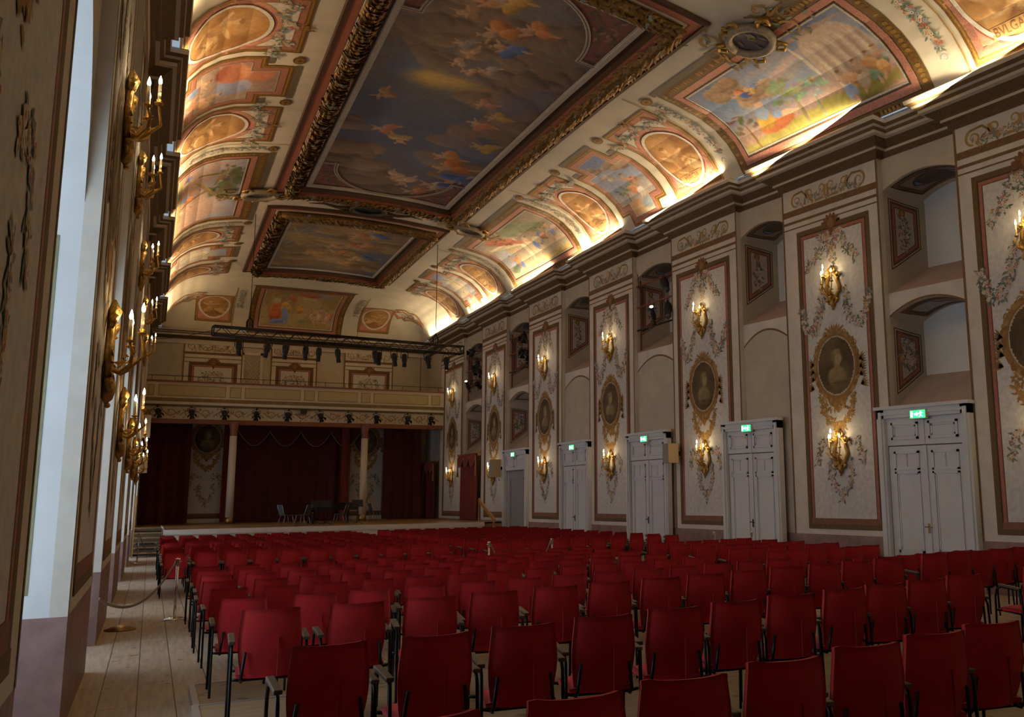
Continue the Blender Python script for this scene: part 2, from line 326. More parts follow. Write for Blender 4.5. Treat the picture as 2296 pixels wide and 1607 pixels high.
def side_wall(right):
    T=(lambda p,y,z:WP(XR-p,y,z)) if right else (lambda p,y,z:(XL+p,y,z))
    mb=MB(T); G=lambda p0,p1,y0,y1,z0,z1,ny=1,nz=1,mi=0:(setattr(mb,'mi',mi),mb.grid(lambda i,j:(p0+(p1-p0)*(i if p0!=p1 else 0),y0+(y1-y0)*(i if p0==p1 or y0!=y1 else 0),z0+(z1-z0)*j),ny,nz))
    def face(p,y0,y1,z0,z1,mi): G(p,p,y0,y1,z0,z1,max(1,int((y1-y0)/1.2)),max(1,int((z1-z0)/.7)),mi)
    def side(y,p0,p1,z0,z1,mi): mb.mi=mi; mb.grid(lambda i,j:(p0+(p1-p0)*i,y,z0+(z1-z0)*j),1,max(1,int((z1-z0)/.7)))
    RC=-.12
    face(0,YB,PIER[0][0],0,11,0)
    for y0,y1 in PIER:
        face(0,y0,y1,0,.9,3); face(0,y0,y1,.9,10.6,0)
        for y in (y0,y1): side(y,RC,0,0,.9,3); side(y,RC,0,.9,10.6,0)
        for a,b in ((y0,y0+.055),(y1-.055,y1)): face(.004,a,b,.9,9.62,4)
        for za,zb in ((8.90,9.06),(8.70,8.77),(8.555,8.59)): face(.005,y0+.05,y1-.05,za,zb,4)
    for y0,y1,kind in BAYS:
        yc=(y0+y1)/2; h=(y1-y0)/2; N=12
        ar=lambda y,zs,rise:zs+rise*math.sqrt(max(0,1-((y-yc)/h)**2)) if rise>.6 else zs+rise*(1-((y-yc)/h)**2)
        if kind=='plain': face(RC,y0,y1,0,10.6,1); continue
        # upper niche
        face(RC,y0,y1,9.25,10.6,1); DP=-1.3; zb=7.2
        for k in range(N):
            a=y0+2*h*k/N; b=y0+2*h*(k+1)/N; za,zb_=ar(a,8.85,.25),ar(b,8.85,.25)
            mb.mi=1; mb.quad((RC,a,za),(RC,b,zb_),(RC,b,9.25),(RC,a,9.25)); mb.mi=1; mb.quad((RC,a,za),(DP,a,za),(DP,b,zb_),(RC,b,zb_))
            mb.mi=2; mb.quad((DP,a,zb),(DP,b,zb),(DP,b,zb_),(DP,a,za))
        mb.mi=5; mb.quad((RC,y0,SILL),(RC,y1,SILL),(DP,y1,zb),(DP,y0,zb))
        for y in (y0,y1): mb.mi=1; mb.add([(RC,y,SILL),(DP,y,zb),(DP,y,8.85),(RC,y,8.85)],[(0,1,2,3)])
        if not right:      # tall window opening with a round head
            zs,rs=4.15,1.55; D=-.95
            for k in range(N*2):
                a=y0+h*k/N; b=y0+h*(k+1)/N; za,zb_=ar(a,zs,rs),ar(b,zs,rs)
                mb.mi=0; mb.quad((RC,a,za),(RC,b,zb_),(RC,b,SILL),(RC,a,SILL)); mb.mi=2; mb.quad((RC,a,za),(D,a,za),(D,b,zb_),(RC,b,zb_))
            for y in (y0,y1): side(y,D,RC,.9,zs,2); side(y,D,RC,0,.9,3)
            face(D,y0,y1,0,.35,3)
        elif kind=='arch':
            D=-1.05; zb=4.62
            face(RC,y0,y1,0,.9,3); face(RC,y0,y1,.9,3.8,1)
            for k in range(N):
                a=y0+2*h*k/N; b=y0+2*h*(k+1)/N; za,zb_=ar(a,5.86,.3),ar(b,5.86,.3)
                mb.mi=0; mb.quad((RC,a,za),(RC,b,zb_),(RC,b,SILL),(RC,a,SILL)); mb.mi=1; mb.quad((RC,a,za),(D,a,za),(D,b,zb_),(RC,b,zb_))
                mb.mi=2; mb.quad((D,a,zb),(D,b,zb),(D,b,zb_),(D,a,za))
                mb.mi=4; mb.quad((RC+.004,a,za),(RC+.004,b,zb_),(RC+.004,b,zb_+.05),(RC+.004,a,za+.05))
            mb.mi=5; mb.quad((RC,y0,3.8),(RC,y1,3.8),(D,y1,zb),(D,y0,zb))
            for y in (y0,y1): mb.mi=1; mb.add([(RC,y,3.8),(D,y,zb),(D,y,5.86),(RC,y,5.86)],[(0,1,2,3)])
        else:
            face(RC,y0,y1,0,.9,3); face(RC,y0,y1,.9,5.8,1)
            for k in range(N):
                a=y0+2*h*k/N; b=y0+2*h*(k+1)/N; za,zb_=ar(a,5.8,.38),ar(b,5.8,.38)
                mb.mi=1; mb.quad((RC,a,5.8),(RC,b,5.8),(RC,b,zb_),(RC,a,za)); mb.mi=0; mb.quad((RC,a,za),(RC,b,zb_),(RC,b,SILL),(RC,a,SILL))
                mb.mi=4; mb.quad((RC+.004,a,za-.025),(RC+.004,b,zb_-.025),(RC+.004,b,zb_+.03),(RC+.004,a,za+.03))
    o=mb.build('wall_right' if right else 'wall_left',SHELL,kind='structure'); return o
side_wall(True); side_wall(False)
# cornice: mouldings stepping out over every pier
PROF=[((0,9.6),(.05,9.6),1),((.05,9.6),(.07,9.74),2),((.07,9.74),(.15,9.76),1),((.15,9.76),(.15,9.82),0),((.15,9.82),(.20,9.83),1),((.20,9.83),(.36,9.95),2),((.36,9.95),(.43,9.97),3),((.43,9.97),(.43,10.04),0),((.43,10.04),(.50,10.08),1),((.50,10.08),(.52,10.13),3),((.52,10.13),(.60,10.17),1),((.60,10.17),(.62,10.25),0),((.62,10.25),(.60,10.28),3)]
M_grey=mat('grey_moulding',(.42,.37,.30),.7,var=.15,vscale=3.)
M_lightm=mat('pale_moulding',(.60,.54,.44),.7,var=.12,vscale=3.)
M_band=mat('carved_umber_band',(.14,.085,.03),.7,var=.5,vscale=26.,bump=.5,bscale=45)
CM=[M_lightm,mat('brown_moulding',(.17,.10,.04),.65,var=.3,vscale=6.),M_band,M_grey,M_pier]
def cornice(right):
    T=(lambda p,y,z:WP(XR-p,y,z)) if right else (lambda p,y,z:(XL+p,y,z))
    mb=MB(T); rec=.30
    for (pa,za),(pb,zb),mi in PROF:
        mb.mi=mi; a=max(pa-rec,-.11); b=max(pb-rec,-.11)
        mb.grid(lambda i,j:(a+(b-a)*j,YB+(YE-YB+.3)*i,za+(zb-za)*j),40,1)
    mb.mi=4; mb.grid(lambda i,j:(-.12+(.44)*j,YB+(YE-YB+.3)*i,10.28),40,1)
    for y0,y1 in PIER:
        for (pa,za),(pb,zb),mi in PROF:
            mb.mi=mi; n=4
            mb.grid(lambda i,j:((pa,pb)[j>0],(y0-(pa,pb)[j>0])+(y1-y0+2*(pa,pb)[j>0])*i,(za,zb)[j>0]),n,1)
            for y,s in ((y0,-1),(y1,1)): mb.add([(pa,y+s*pa,za),(-.12,y+s*pa,za),(-.12,y+s*pb,zb),(pb,y+s*pb,zb)],[(0,1,2,3)])
        mb.mi=4; mb.grid(lambda i,j:(-.12+.72*j,y0-.6+(y1-y0+1.2)*i,10.28),4,1)
    mb.build('trim_1' if right else 'trim_2',CM,kind='structure')
cornice(True); cornice(False)
mb=MB()
for (pa,za),(pb,zb),mi in PROF[3:]:
    mb.mi=mi; mb.quad((XL,YW-pa,za),(XR,YW-pa,za),(XR,YW-pb,zb),(XL,YW-pb,zb))
mb.mi=0; mb.quad((XL,YW-.12,9.78),(XR,YW-.12,9.78),(XR,YW-.15,9.82),(XL,YW-.15,9.82)); mb.mi=4; mb.box(XL,XR,YW-.12,YW,9.6,9.8)
mb.mi=4; mb.quad((XL,YW-.62,10.28),(XR,YW-.62,10.28),(XR,YW,10.28),(XL,YW,10.28)); mb.build('trim_3',CM,kind='structure')
# vault
xs=sorted({round(-.05+s2d(s),4) for s in np.arange(0,3.4,.11)}|{round(12.55-s2d(s),4) for s in np.arange(0,3.4,.11)}|{round(x,4) for x in np.arange(2.9,9.7,.45)}|{-.5,13.})
ys=sorted({round(y,4) for y in np.arange(YB,45.3,.4)}|{round(YE-s2d(s),4) for s in np.arange(0,3.6,.11)}|{49.2})
def zz(x,y): return Zc(x,y) if vd(x,y)>=0 else WZ(x,y,10.26)
mb=MB(); mb.smooth=True; nx=len(xs)
mb.add([(x,y,zz(x,y)) for y in ys for x in xs],[(j*nx+i,(j+1)*nx+i,(j+1)*nx+i+1,j*nx+i+1) for j in range(len(ys)-1) for i in range(nx-1) if vd((xs[i]+xs[i+1])/2,(ys[j]+ys[j+1])/2)>0])
M_vault=mat('vault_plaster',(.70,.645,.53),.85,var=.13,vscale=1.3,bump=.15,bscale=5,detail=6)
mb.build('ceiling',M_vault,kind='structure')
# end wall, wall behind the camera, floor
mb=MB(); mb.mi=1; mb.quad((XL-.2,YW,0),(XR+.2,YW,0),(XR+.2,YW,10.6),(XL-.2,YW,10.6)); mb.mi=0
BP=[(.97,3.66),(4.99,7.27),(8.63,11.21)]
for a,b in BP:
    mb.mi=0; mb.box(a,b,YW-.08,YW,.86,9.8)
    mb.mi=4
    for x0,x1 in ((a,a+.06),(b-.06,b)): mb.box(x0,x1,YW-.086,YW-.08,.86,9.8)
    for za,zb in ((9.86-.06,9.96-.05),(9.10,9.22),(8.90,8.94),(8.70,8.73)): mb.box(a+.06,b-.06,YW-.09,YW-.08,za,zb)
for x0,x1,h in ((-.5,.97,9.75),(3.66,4.99,9.7),(7.27,8.63,9.7),(11.3,12.75,9.7)):
    for k in range(12):
        f=lambda t:h+.3*math.sqrt(max(0,1-(2*t-1)**2))*.9; a=k/12;b=(k+1)/12; X=lambda t:x0+(x1-x0)*t
        mb.mi=4; mb.quad((X(a),YW-.004,f(a)-.02),(X(b),YW-.004,f(b)-.02),(X(b),YW-.004,f(b)+.02),(X(a),YW-.004,f(a)+.02))
mb.mi=4; mb.box(12.72,12.76,YW-.006,YW,.9,9.7)
mb.build('wall_back',SHELL,kind='structure')
mb=MB(); mb.mi=0; mb.quad((XL,YB,0),(XR,YB,0),(XR,YB,12),(XL,YB,12)); mb.build('wall_front',SHELL,kind='structure')
M_floor=plank_mat('wide_pine_boards',(.50,.40,.29),(.43,.33,.23),.30,3.1)
mb=MB(); mb.quad((XL-1.2,YB,0),(XR+.4,YB,0),(XR+.4,YW,0),(XL-1.2,YW,0)); mb.build('floor',M_floor,kind='structure')
# windows in the left wall: white casements, glass
M_wframe=mat('white_window_paint',(.75,.77,.78),.5); M_glass=mat('window_glass',(.95,.98,1),.02,alpha=1.)
n=0
for y0,y1,kind in BAYS[:7]:
    n+=1; yc=(y0+y1)/2; h=(y1-y0)/2; mb=MB(); X=XL-.93
    ar=lambda y:4.15+1.55*math.sqrt(max(0,1-((y-yc)/h)**2))
    for y in (y0+.04,yc,y1-.04): mb.box(X-.05,X+.05,y-.05,y+.05,.35,ar(y) if y==yc else 4.3)
    for z in (.4,1.5,2.6,3.7,4.3): mb.box(X-.04,X+.04,y0,y1,z-.035,z+.035)
    for k in range(14): a=y0+2*h*k/14;b=y0+2*h*(k+1)/14; mb.add([(X+.05,a,ar(a)-.09),(X+.05,b,ar(b)-.09),(X+.05,b,ar(b)),(X+.05,a,ar(a)),(X-.05,a,ar(a)-.09),(X-.05,b,ar(b)-.09),(X-.05,b,ar(b)),(X-.05,a,ar(a))],[(0,1,2,3),(7,6,5,4),(0,4,5,1)])
    w=mb.build('window_%d'%n,M_wframe,kind='structure')
    g=MB(); g.quad((X,y0,.35),(X,y1,.35),(X,y1,4.3),(X,y0,4.3)); g.build('pane',M_glass,w)
# ---------------------------------------------------------------- painted panels of the piers
random.seed(5)
ORD=['first','second','third','fourth','fifth','sixth','seventh','eighth','ninth','tenth','eleventh','twelfth','thirteenth','fourteenth']
def painted_panel(mp,uc,hw,sgn,label,group,full=True,seed=0,bottom=1.02,top=8.44,garl=True,name='wall_painting',yflip=1):
    """mp(u,z,off); uc centre, hw half width; sgn maps 'right as seen from the hall' to +-u"""
    random.seed(seed+11)
    M=lambda a,z,o:mp(uc+sgn*a,z,o)
    root=empty(name,mp(uc,bottom,0),label=label,cat='wall painting',group=group)
    def fin(p,nm,m=None,lab=None):
        o=p.done(nm,None,m); o.data.transform(Matrix.Translation(-Vector(root.location))); o.parent=root
        if lab: o['label']=lab
        return o
    fr=Pt(M); R_=[(-hw,bottom),(hw,bottom),(hw,top),(-hw,top)]
    fr.frame(R_,[(.115,(.155,.095,.03)),(.03,DBROWN),(.075,ROSE),(.02,(.2,.08,.04))]); fr.strip([(-hw+.12,bottom+.17),(hw-.12,bottom+.17)],.13,(.26,.12,.07),1); fr.strip([(-hw+.01,bottom+.05),(hw-.01,bottom+.05)],.11,(.15,.10,.035),2)
    fin(fr,'painted_frame')
    f2=Pt(M); f2.rect(-hw+.24,hw-.24,bottom+.24,top-.24,(.66,.655,.63),-.6); fin(f2,'panel_ground')
    sh=Pt(M)
    for k in range(7):
        a=PI/2+(k-3)*.42; sh.ell(.0+.2*cos(a),top-.05+.17*sin(a),.13,.055,(.24,.11,.04) if k%2 else (.19,.085,.03),2+k*.1,10,rot=a)
    sh.poly([(-.14,top),(.14,top),(.02,top-.33),(-.02,top-.33)],(.20,.09,.035),3.2); sh.ell(0,top,.10,.12,(.30,.15,.06),3.6); sh.scroll(-.26,top-.03,.07,0,1.2,.035,(.22,.10,.04),2); sh.scroll(.26,top-.03,.07,PI,1.2,.035,(.22,.10,.04),2,-1)
    fin(sh,'shell_ornament')
    if not full: return root
    def G(*a,**k): g=Pt(M); g.garland(*a,**k); fin(g,'garland')
    g=Pt(M); H=g.garland
    H([(-.22,8.22),(-.42,8.05),(-.48,7.78),(-.56,7.66),(-.72,7.55),(-.86,7.33)],.24,95)
    H([(-.16,8.2),(-.14,7.85),(-.08,7.7)],.2,85); H([(.13,8.22),(.08,7.85),(0,7.6),(-.02,7.42)],.24,95)
    H([(.24,8.22),(.42,7.98),(.42,7.74),(.6,7.63),(.78,7.41)],.2,85); H([(-.3,8.18),(.3,8.2)],.12,60); fin(g,'hanging_garland')
    G([(-.38,6.87),(-.42,6.56),(-.52,6.25),(-.68,5.9),(-.83,5.76),(-.98,5.92),(-1.08,6.2),(-1.16,6.45)],.25,100)
    G([(.34,6.8),(.4,6.43),(.48,6.05),(.70,5.8),(.9,5.98),(1.02,6.25),(1.12,6.55)],.25,100)
    # portrait medallion
    md=Pt(M); br=(.33,.175,.05)
    for k in range(46):
        a=2*PI*k/46; md.ell(-.05+.70*cos(a),4.93+.80*sin(a),.12,.065,random.choice(((.33,.18,.05),(.25,.13,.035),(.42,.25,.08))),1+.01*k,8,rot=a+random.uniform(-.6,.6)+1.1)
    for s in (-1,1):
        md.scroll(-.05+s*.60,5.42,.13,PI/2,1.4,.05,(.40,.22,.07),2,s); md.scroll(-.05+s*.30,5.72,.13,PI/2,1.3,.06,(.40,.22,.07),2,s)
        for i,z in enumerate((5.0,4.82,4.64,4.42)):
            for q in range(5): md.leaf(-.05+s*(.72+.03*(i==3)),z,PI/2-s*(1.25+.28*(q-2)),.26,.05,random.choice(((.27,.17,.06),(.35,.22,.09))),1.5)
        md.leaf(-.05+s*.2,3.98,-PI/2+s*1.0,.42,.08,(.3,.17,.06),1)
    for k in range(9): a=PI/2+(k-4)*.3; md.leaf(-.05+.1*cos(a),5.66+.08*sin(a),a,.22,.07,(.36,.2,.06) if k%2 else (.45,.27,.09),2.5)
    md.poly([(-.4,4.2),(.3,4.2),(.2,4.0),(.08,3.95),(-.05,3.80),(-.18,3.95),(-.3,4.0)],(.36,.19,.05),2)
    for k in range(16): md.leaf(random.uniform(-.3,.2),random.uniform(3.92,4.2),random.uniform(-2.6,-.5),.16,.06,random.choice(((.42,.24,.07),(.26,.14,.04),(.5,.3,.1))),2.3+k*.02)
    md.ell(-.05,4.92,.66,.78,(.30,.16,.05),2.9,40); md.ring(-.05,4.93,.585,.69,.045,(.56,.46,.33),3.6)
    fin(md,'medallion_frame')
    rs=np.random.RandomState(seed)
    cx,cz,ru,rv=-.05,4.93,.575,.68
    def pp(U,V):
        c=Cv(U,V,.85,seed,((.085,.055,.022),(.15,.10,.04))); k=rs.uniform(-.04,.04); t=seed%2*2-1
        c.blob(.5+k,.30,.24,.19,(.27,.195,.09),0,.25,.02,1,(.40,.31,.16),(.12,.08,.03)).blob(.5+k,.52,.07,.12,(.30,.21,.10),0,.2,.01)
        c.blob(.53+k,.62,.105,.125,(.40,.29,.15),.1*t,.2,.01,1,(.5,.4,.24),(.2,.13,.06)).blob(.47+k,.66,.13,.13,(.22,.15,.07),0,.3,.02,.8).blob(.54+k,.60,.085,.10,(.42,.31,.17),.1*t,.2,.01).blob(.5+k,.74,.11,.05,(.30,.22,.11),.1,.3,.01,1)
        c.blob(.75,.4,.12,.2,(.20,.14,.06),0,.8,.05,.4)
        for r_,z in ((.30,.2),(.16,.14)):
            for q in range(14): c.blob(.5-r_+2*r_*q/13,z,.012,.010,(.07,.04,.02),0,.3,0,.9)
        return c.out(.1)
    cv=canvas('portrait',M,cx-ru,cx+ru,cz-rv,cz+rv,34,40,pp,None,lambda u,v:((u-cx)/ru)**2+((v-cz)/rv)**2<1,off=.0135)
    cv.data.transform(Matrix.Translation(-Vector(root.location))); cv.parent=root
    sw=Pt(M); gg=[(.42,.24,.07),(.30,.16,.04),(.5,.31,.1),(.36,.20,.06)]
    sw.garland([(-.56,4.26),(-.51,3.9),(-.34,3.62),(-.05,3.50),(.22,3.62),(.42,3.9),(.48,4.22)],.17,110,.1,gg,gg,taper=-1); sw.garland([(-.2,3.52),(-.03,3.42),(.12,3.52)],.24,120,.2,gg,gg); fin(sw,'laurel_swag')
    for q in (-1,1):
        lw=Pt(M); lw.garland([(q*.22-.05,3.0),(q*.45-.05,3.14),(q*.64-.05,3.05),(q*.68-.05,2.84),(q*.74-.05,2.60)],.17,80); fin(lw,'flower_spray')
    lw=Pt(M); lw.garland([(-.38,2.70),(-.34,2.3),(-.2,1.98),(-.03,1.86),(.17,1.97),(.31,2.33),(.27,2.68)],.22,100,.5,taper=-1); lw.garland([(-.03,1.9),(-.03,1.66)],.16,70); fin(lw,'flower_wreath')
    return root
def frieze(mp,uc,sgn,root,z0=9.10,h=.44,w=1.45,seed=3):
    random.seed(seed); p=Pt(lambda a,z,o:mp(uc+sgn*a,z,o)); gd=(.42,.26,.08); g2=(.30,.18,.05); zc=z0+h*.5
    for s in (-1,1):
        p.scroll(s*1.12*w/1.45,zc-.05,.19,PI/2-s*.4,1.5,.06,gd,1,-s); p.scroll(s*.62*w/1.45,zc+.04,.15,-PI/2,1.3,.055,gd,1,s); p.scroll(s*.17,zc+.08,.13,-PI/2,1.2,.05,gd,1,-s)
        p.strip([(s*1.2*w/1.45,zc+.13),(s*.9*w/1.45,zc+.16),(s*.66*w/1.45,zc-.05)],.05,g2,1); p.strip([(s*.75*w/1.45,zc+.15),(s*.66*w/1.45,zc-.05),(s*.5*w/1.45,z0+.03)],.07,gd,1.4); p.strip([(s*.04,zc+.12),(s*.06,z0+.04),(s*.4,z0+.03)],.07,gd,1.2)
    p.garland([(-1.15*w/1.45,z0+.05),(-.7*w/1.45,z0+.1),(-.3*w/1.45,z0+.14),(0,z0+.06),(.3*w/1.45,z0+.14),(.7*w/1.45,z0+.1),(1.15*w/1.45,z0+.05)],.13,75,.35,[(.16,.24,.18),(.20,.28,.24),(.42,.26,.08)],size=.85,taper=0)
    o=p.done('scroll_frieze'); o.data.transform(Matrix.Translation(-Vector(root.location))); o.parent=root
PAN=[(9.9,1.2),(15.03,1.21),(20.43,1.37),(26.08,1.32),(31.7,1.32),(37.5,1.35),(43.75,1.62)]
WHO=['cut off by the right edge of the photo','left of the nearest pair of doors','between the two nearest door frames on the right','left of the door with the wall loudspeaker','fourth from the stage','beside the half-open door','nearest the stage on the right wall']
RWL=['on the right wall, cut off by the photo edge','between the nearest and second nearest doors','between the second and third nearest doors','between the third and fourth nearest doors','between the fourth nearest door and the half-open door','between the half-open door and the red wall curtain','beyond the red wall curtain, beside the stage']
for i,(yc,hw) in enumerate(PAN):
    r=painted_panel(RW,yc,hw,-1,'ivory painted panel '+RWL[i],'painted panels of the long right wall',True,i*7+1)
    frieze(RW,yc+ (0,.1,-.05,0,.05,.15,.2)[i],-1,r,w=(1.4,1.38,1.45,1.4,1.42,1.42,1.7)[i],seed=i)
# left wall panels, seen at a grazing angle
LP=[(3.5,1.35),(9.85,1.3),(15.1,1.3),(20.4,1.35),(26.08,1.32),(31.75,1.32)]
LWL=['filling the left edge of the photo','behind the nearest gilded wall light','on the second pier beyond the nearest window','on the third pier of the window wall','on the fourth pier of the window wall','on the far pier of the window wall']
for i,(yc,hw) in enumerate(LP):
    r=painted_panel(LW,yc,hw,1,'ochre lit painted panel '+LWL[i],'painted panels of the window wall',True,i*5+2)
# panels of the end wall, above the balcony and between the stage curtains
for i,((a,b),(c,d)) in enumerate(zip([(1.24,3.44),(5.25,7.09),(8.88,11.03)],BP)):
    m=lambda x,z,o:(x,YW-.08-o,z); xc=(a+b)/2
    r=painted_panel(m,xc,(b-a)/2,1,'painted panel with medallion on the end wall, '+('left one','middle one','right one')[i]+' of three','painted panels of the end wall',True,i*3+40,bottom=1.06,top=8.72)
    frieze(m,(c+d)/2,1,r,z0=9.28,h=.5,w=(d-c)/2-.08,seed=i+20)
# painted niche reveals and soffits
def niche_art(y0,y1,kind,i):
    M=lambda p,z,o:WP(XR+p,y1-o,z)     # far reveal, seen from the hall
    wh=('nearest the photo edge','above the second nearest door','above the third nearest door','above the fourth nearest door','above the half-open door','above the red wall curtain')[i]
    root=empty('niche_painting',WP(XR,y1,6.5),label='framed painted reveal and soffit of the upper niche '+wh,cat='wall painting',group='painted niche reveals')
    def fin(p,nm):
        o=p.done(nm); o.data.transform(Matrix.Translation(-Vector(root.location))); o.parent=root
    P=Pt(M); q=[(.25,7.0),(1.12,7.62),(1.12,8.62),(.25,8.72)]
    P.frame(q,[(.02,DBROWN),(.03,None),(.05,(.17,.09,.04)),(.06,ROSE),(.015,DBROWN)]); r_=inset(q,.175); P.poly(r_,(.55,.50,.44),-.5); fin(P,'painted_frame')
    P=Pt(M); P.ell(.62,8.42,.09,.1,DGOLD,1); P.ell(.62,8.42,.05,.06,GOLD,2); P.garland([(.62,8.35),(.64,7.95),(.66,7.5)],.24,90,.3,taper=.5); fin(P,'garland')
    yc=(y0+y1)/2; h=(y1-y0)/2
    def S(y,p,o): z=8.85+.25*(1-((y-yc)/h)**2); return WP(XR+p,y,z-o)
    P=Pt(S,ds=.2); q=[(yc-h*.85,.2),(yc+h*.85,.2),(yc+h*.85,1.1),(yc-h*.85,1.1)]; P.frame(q,[(.03,DBROWN),(.02,None),(.06,(.20,.11,.07)),(.015,DBROWN)]); P.rect(yc-h*.74,yc+h*.74,.31,.99,(.33,.25,.20),-.5)
    P.ell(yc,.65,h*.62,.30,(.10,.07,.05),1,30); P.ell(yc,.65,h*.57,.26,(.20,.26,.40),2,30)
    random.seed(i); sk=((.45,.27,.16),(.42,.22,.15),(.5,.3,.2))
    for k in range(6): P.ell(yc-.1+random.uniform(-.35,.35)*h,.65+random.uniform(-.1,.12),.13+.07*random.random(),.07,random.choice(sk),3+k*.2,10,rot=random.uniform(-1,1))
    fin(P,'soffit_painting')
    if kind=='arch':
        M2=M; root2=empty('niche_painting',WP(XR,y1,4.2),label='wreath painted reveal of the arched lower niche '+wh,cat='wall painting',group='painted lower niche reveals')
        def fin2(p,nm):
            o=p.done(nm); o.data.transform(Matrix.Translation(-Vector(root2.location))); o.parent=root2
        P=Pt(M2); q=[(.2,4.12),(.95,4.68),(.95,5.55),(.2,5.66)]; P.frame(q,[(.02,DBROWN),(.03,None),(.05,(.17,.09,.04)),(.06,ROSE),(.015,DBROWN)]); P.poly(inset(q,.175),(.55,.50,.44),-.5); fin2(P,'painted_frame')
        P=Pt(M2); P.garland([(.57+.17*sin(a),5.06+.27*cos(a)) for a in [2*PI*k/16 for k in range(17)]],.10,120,.25,taper=0); P.scroll(.53,5.43,.06,0,1,.025,(.2,.26,.42),2); P.scroll(.62,5.43,.06,PI,1,.025,(.2,.26,.42),2,-1); fin2(P,'painted_wreath')
        S2=lambda y,p,o: WP(XR+p,y,5.86+.3*(1-((y-yc)/h)**2)-o)
        P=Pt(S2,ds=.2); q=[(yc-h*.8,.22),(yc+h*.8,.22),(yc+h*.8,.95),(yc-h*.8,.95)]; P.frame(q,[(.02,DBROWN),(.02,None),(.09,(.20,.10,.06)),(.01,DBROWN)]); P.rect(yc-h*.66,yc+h*.66,.37,.80,(.45,.44,.44),-.5)
        for k in range(12): P.leaf(yc+random.uniform(-.3,.1),.58+random.uniform(-.04,.04),random.uniform(-3,3),.22,.08,random.choice((DGOLD,(.2,.12,.05),(.36,.22,.08))),1+.1*k)
        fin2(P,'soffit_painting')
for i,(y0,y1,kind) in enumerate([b for b in BAYS[1:7]]): niche_art(y0,y1,kind,i)
# blue grey painted mouldings on the white window reveals of the left wall
for i,(y0,y1,kind) in enumerate(BAYS[:6]):
    M=lambda p,z,o:(XL-p,y1-o,z)
    P=Pt(M); root=empty('reveal_painting',(XL,y1,1),label='pale window reveal with painted sage border, '+('nearest','second','third','fourth','fifth','farthest')[i]+' one on the left',cat='wall painting',group='painted window reveals')
    q=[(.27,1.07),(.85,1.07),(.85,3.85),(.27,3.85)]
    P.frame(q,[(.035,(.30,.28,.16)),(.008,(.16,.12,.08)),(.045,(.74,.76,.74)),(.008,(.35,.2,.18)),(.05,(.45,.27,.2))]); P.poly(inset(q,.146),(.50,.42,.30),-.5)
    o=P.done('painted_border'); o.data.transform(Matrix.Translation(-Vector(root.location))); o.parent=root
# ---------------------------------------------------------------- vault: cove paintings
def local(o,root): o.data.transform(Matrix.Translation(-Vector(root.location))); o.parent=root; return o
class Vp(Pt):
    def __init__(s,mp,ds=.14): super().__init__(mp,base=.016,step=.004,ds=ds)
    def at(s,name,root,m=None): return local(s.done(name,None,m),root)
GB=[(.05,DGOLD),(.045,GOLD),(.03,(.30,.15,.04))]
def sepia(seed):
    rs=random.Random(seed)
    def f(U,V):
        c=Cv(U,V,.8,seed,((.36,.16,.045),(.55,.29,.10))); w=rs.choice((-1,1)); lt=(.72,.47,.22); md=(.56,.31,.11)
        c.blob(.5-.1*w,.75,.28,.2,(.60,.34,.13),0,.6,.1,.7); c.blob(.5,.16,.5,.12,(.40,.20,.06),.05*w,.4,.06,1,(.55,.32,.12))
        c.blob(.5+.10*w,.30,.30,.13,md,.15*w,.25,.06,1,lt,(.28,.12,.03)).blob(.5+.26*w,.22,.18,.07,lt,-.5*w,.25,.03,1,(.85,.62,.33),(.34,.16,.05)).blob(.5-.1*w,.42,.11,.17,md,.25*w,.25,.03,1,lt,(.28,.13,.04))
        c.blob(.5-.14*w,.64,.055,.065,lt,0,.25,.01,1,(.85,.6,.33)).blob(.5-.14*w,.69,.06,.035,(.38,.19,.06),0,.3,.01)
        c.blob(.5+.06*w,.52,.15,.035,lt,.3*w,.25,.02,1).blob(.5-.28*w,.5,.12,.035,lt,-.7*w,.25,.02,1,(.85,.6,.33)); c.blob(.5-.25*w,.2,.1,.1,md,0,.3,.04,1,lt,(.25,.11,.03))
        for k in range(7): c.blob(.5+.1*w+rs.uniform(-.25,.25),.27+rs.uniform(-.1,.1),.12,.018,(.82,.58,.30) if k%2 else (.28,.12,.035),rs.uniform(-.9,.9),.4,.02,.8)
        return c.out(.1)
    return f
def bow(P,t,s,sc=1.,l=5,sg=1):
    for k in range(14): a=random.uniform(0,2*PI); P.leaf(t+random.uniform(-.16,.16)*sc,s+random.uniform(-.07,.09)*sc,a,.17*sc,.05*sc,random.choice((GOLD,(.62,.38,.12),DGOLD)),l+k*.15)
def festoon(P,t0,t1,s,sag,w=.14,dens=85,l=4): P.garland([(t0+(t1-t0)*k/6,s-sag*math.sin(PI*k/6)) for k in range(7)],w,dens,.4,VG,VF,l,.95,.0)
VG=[(.22,.30,.22),(.32,.38,.30),(.17,.24,.17),(.28,.36,.33)]; VF=[(.78,.70,.60),(.72,.45,.34),(.75,.62,.45),(.35,.45,.60),(.62,.24,.16),(.80,.74,.68)]
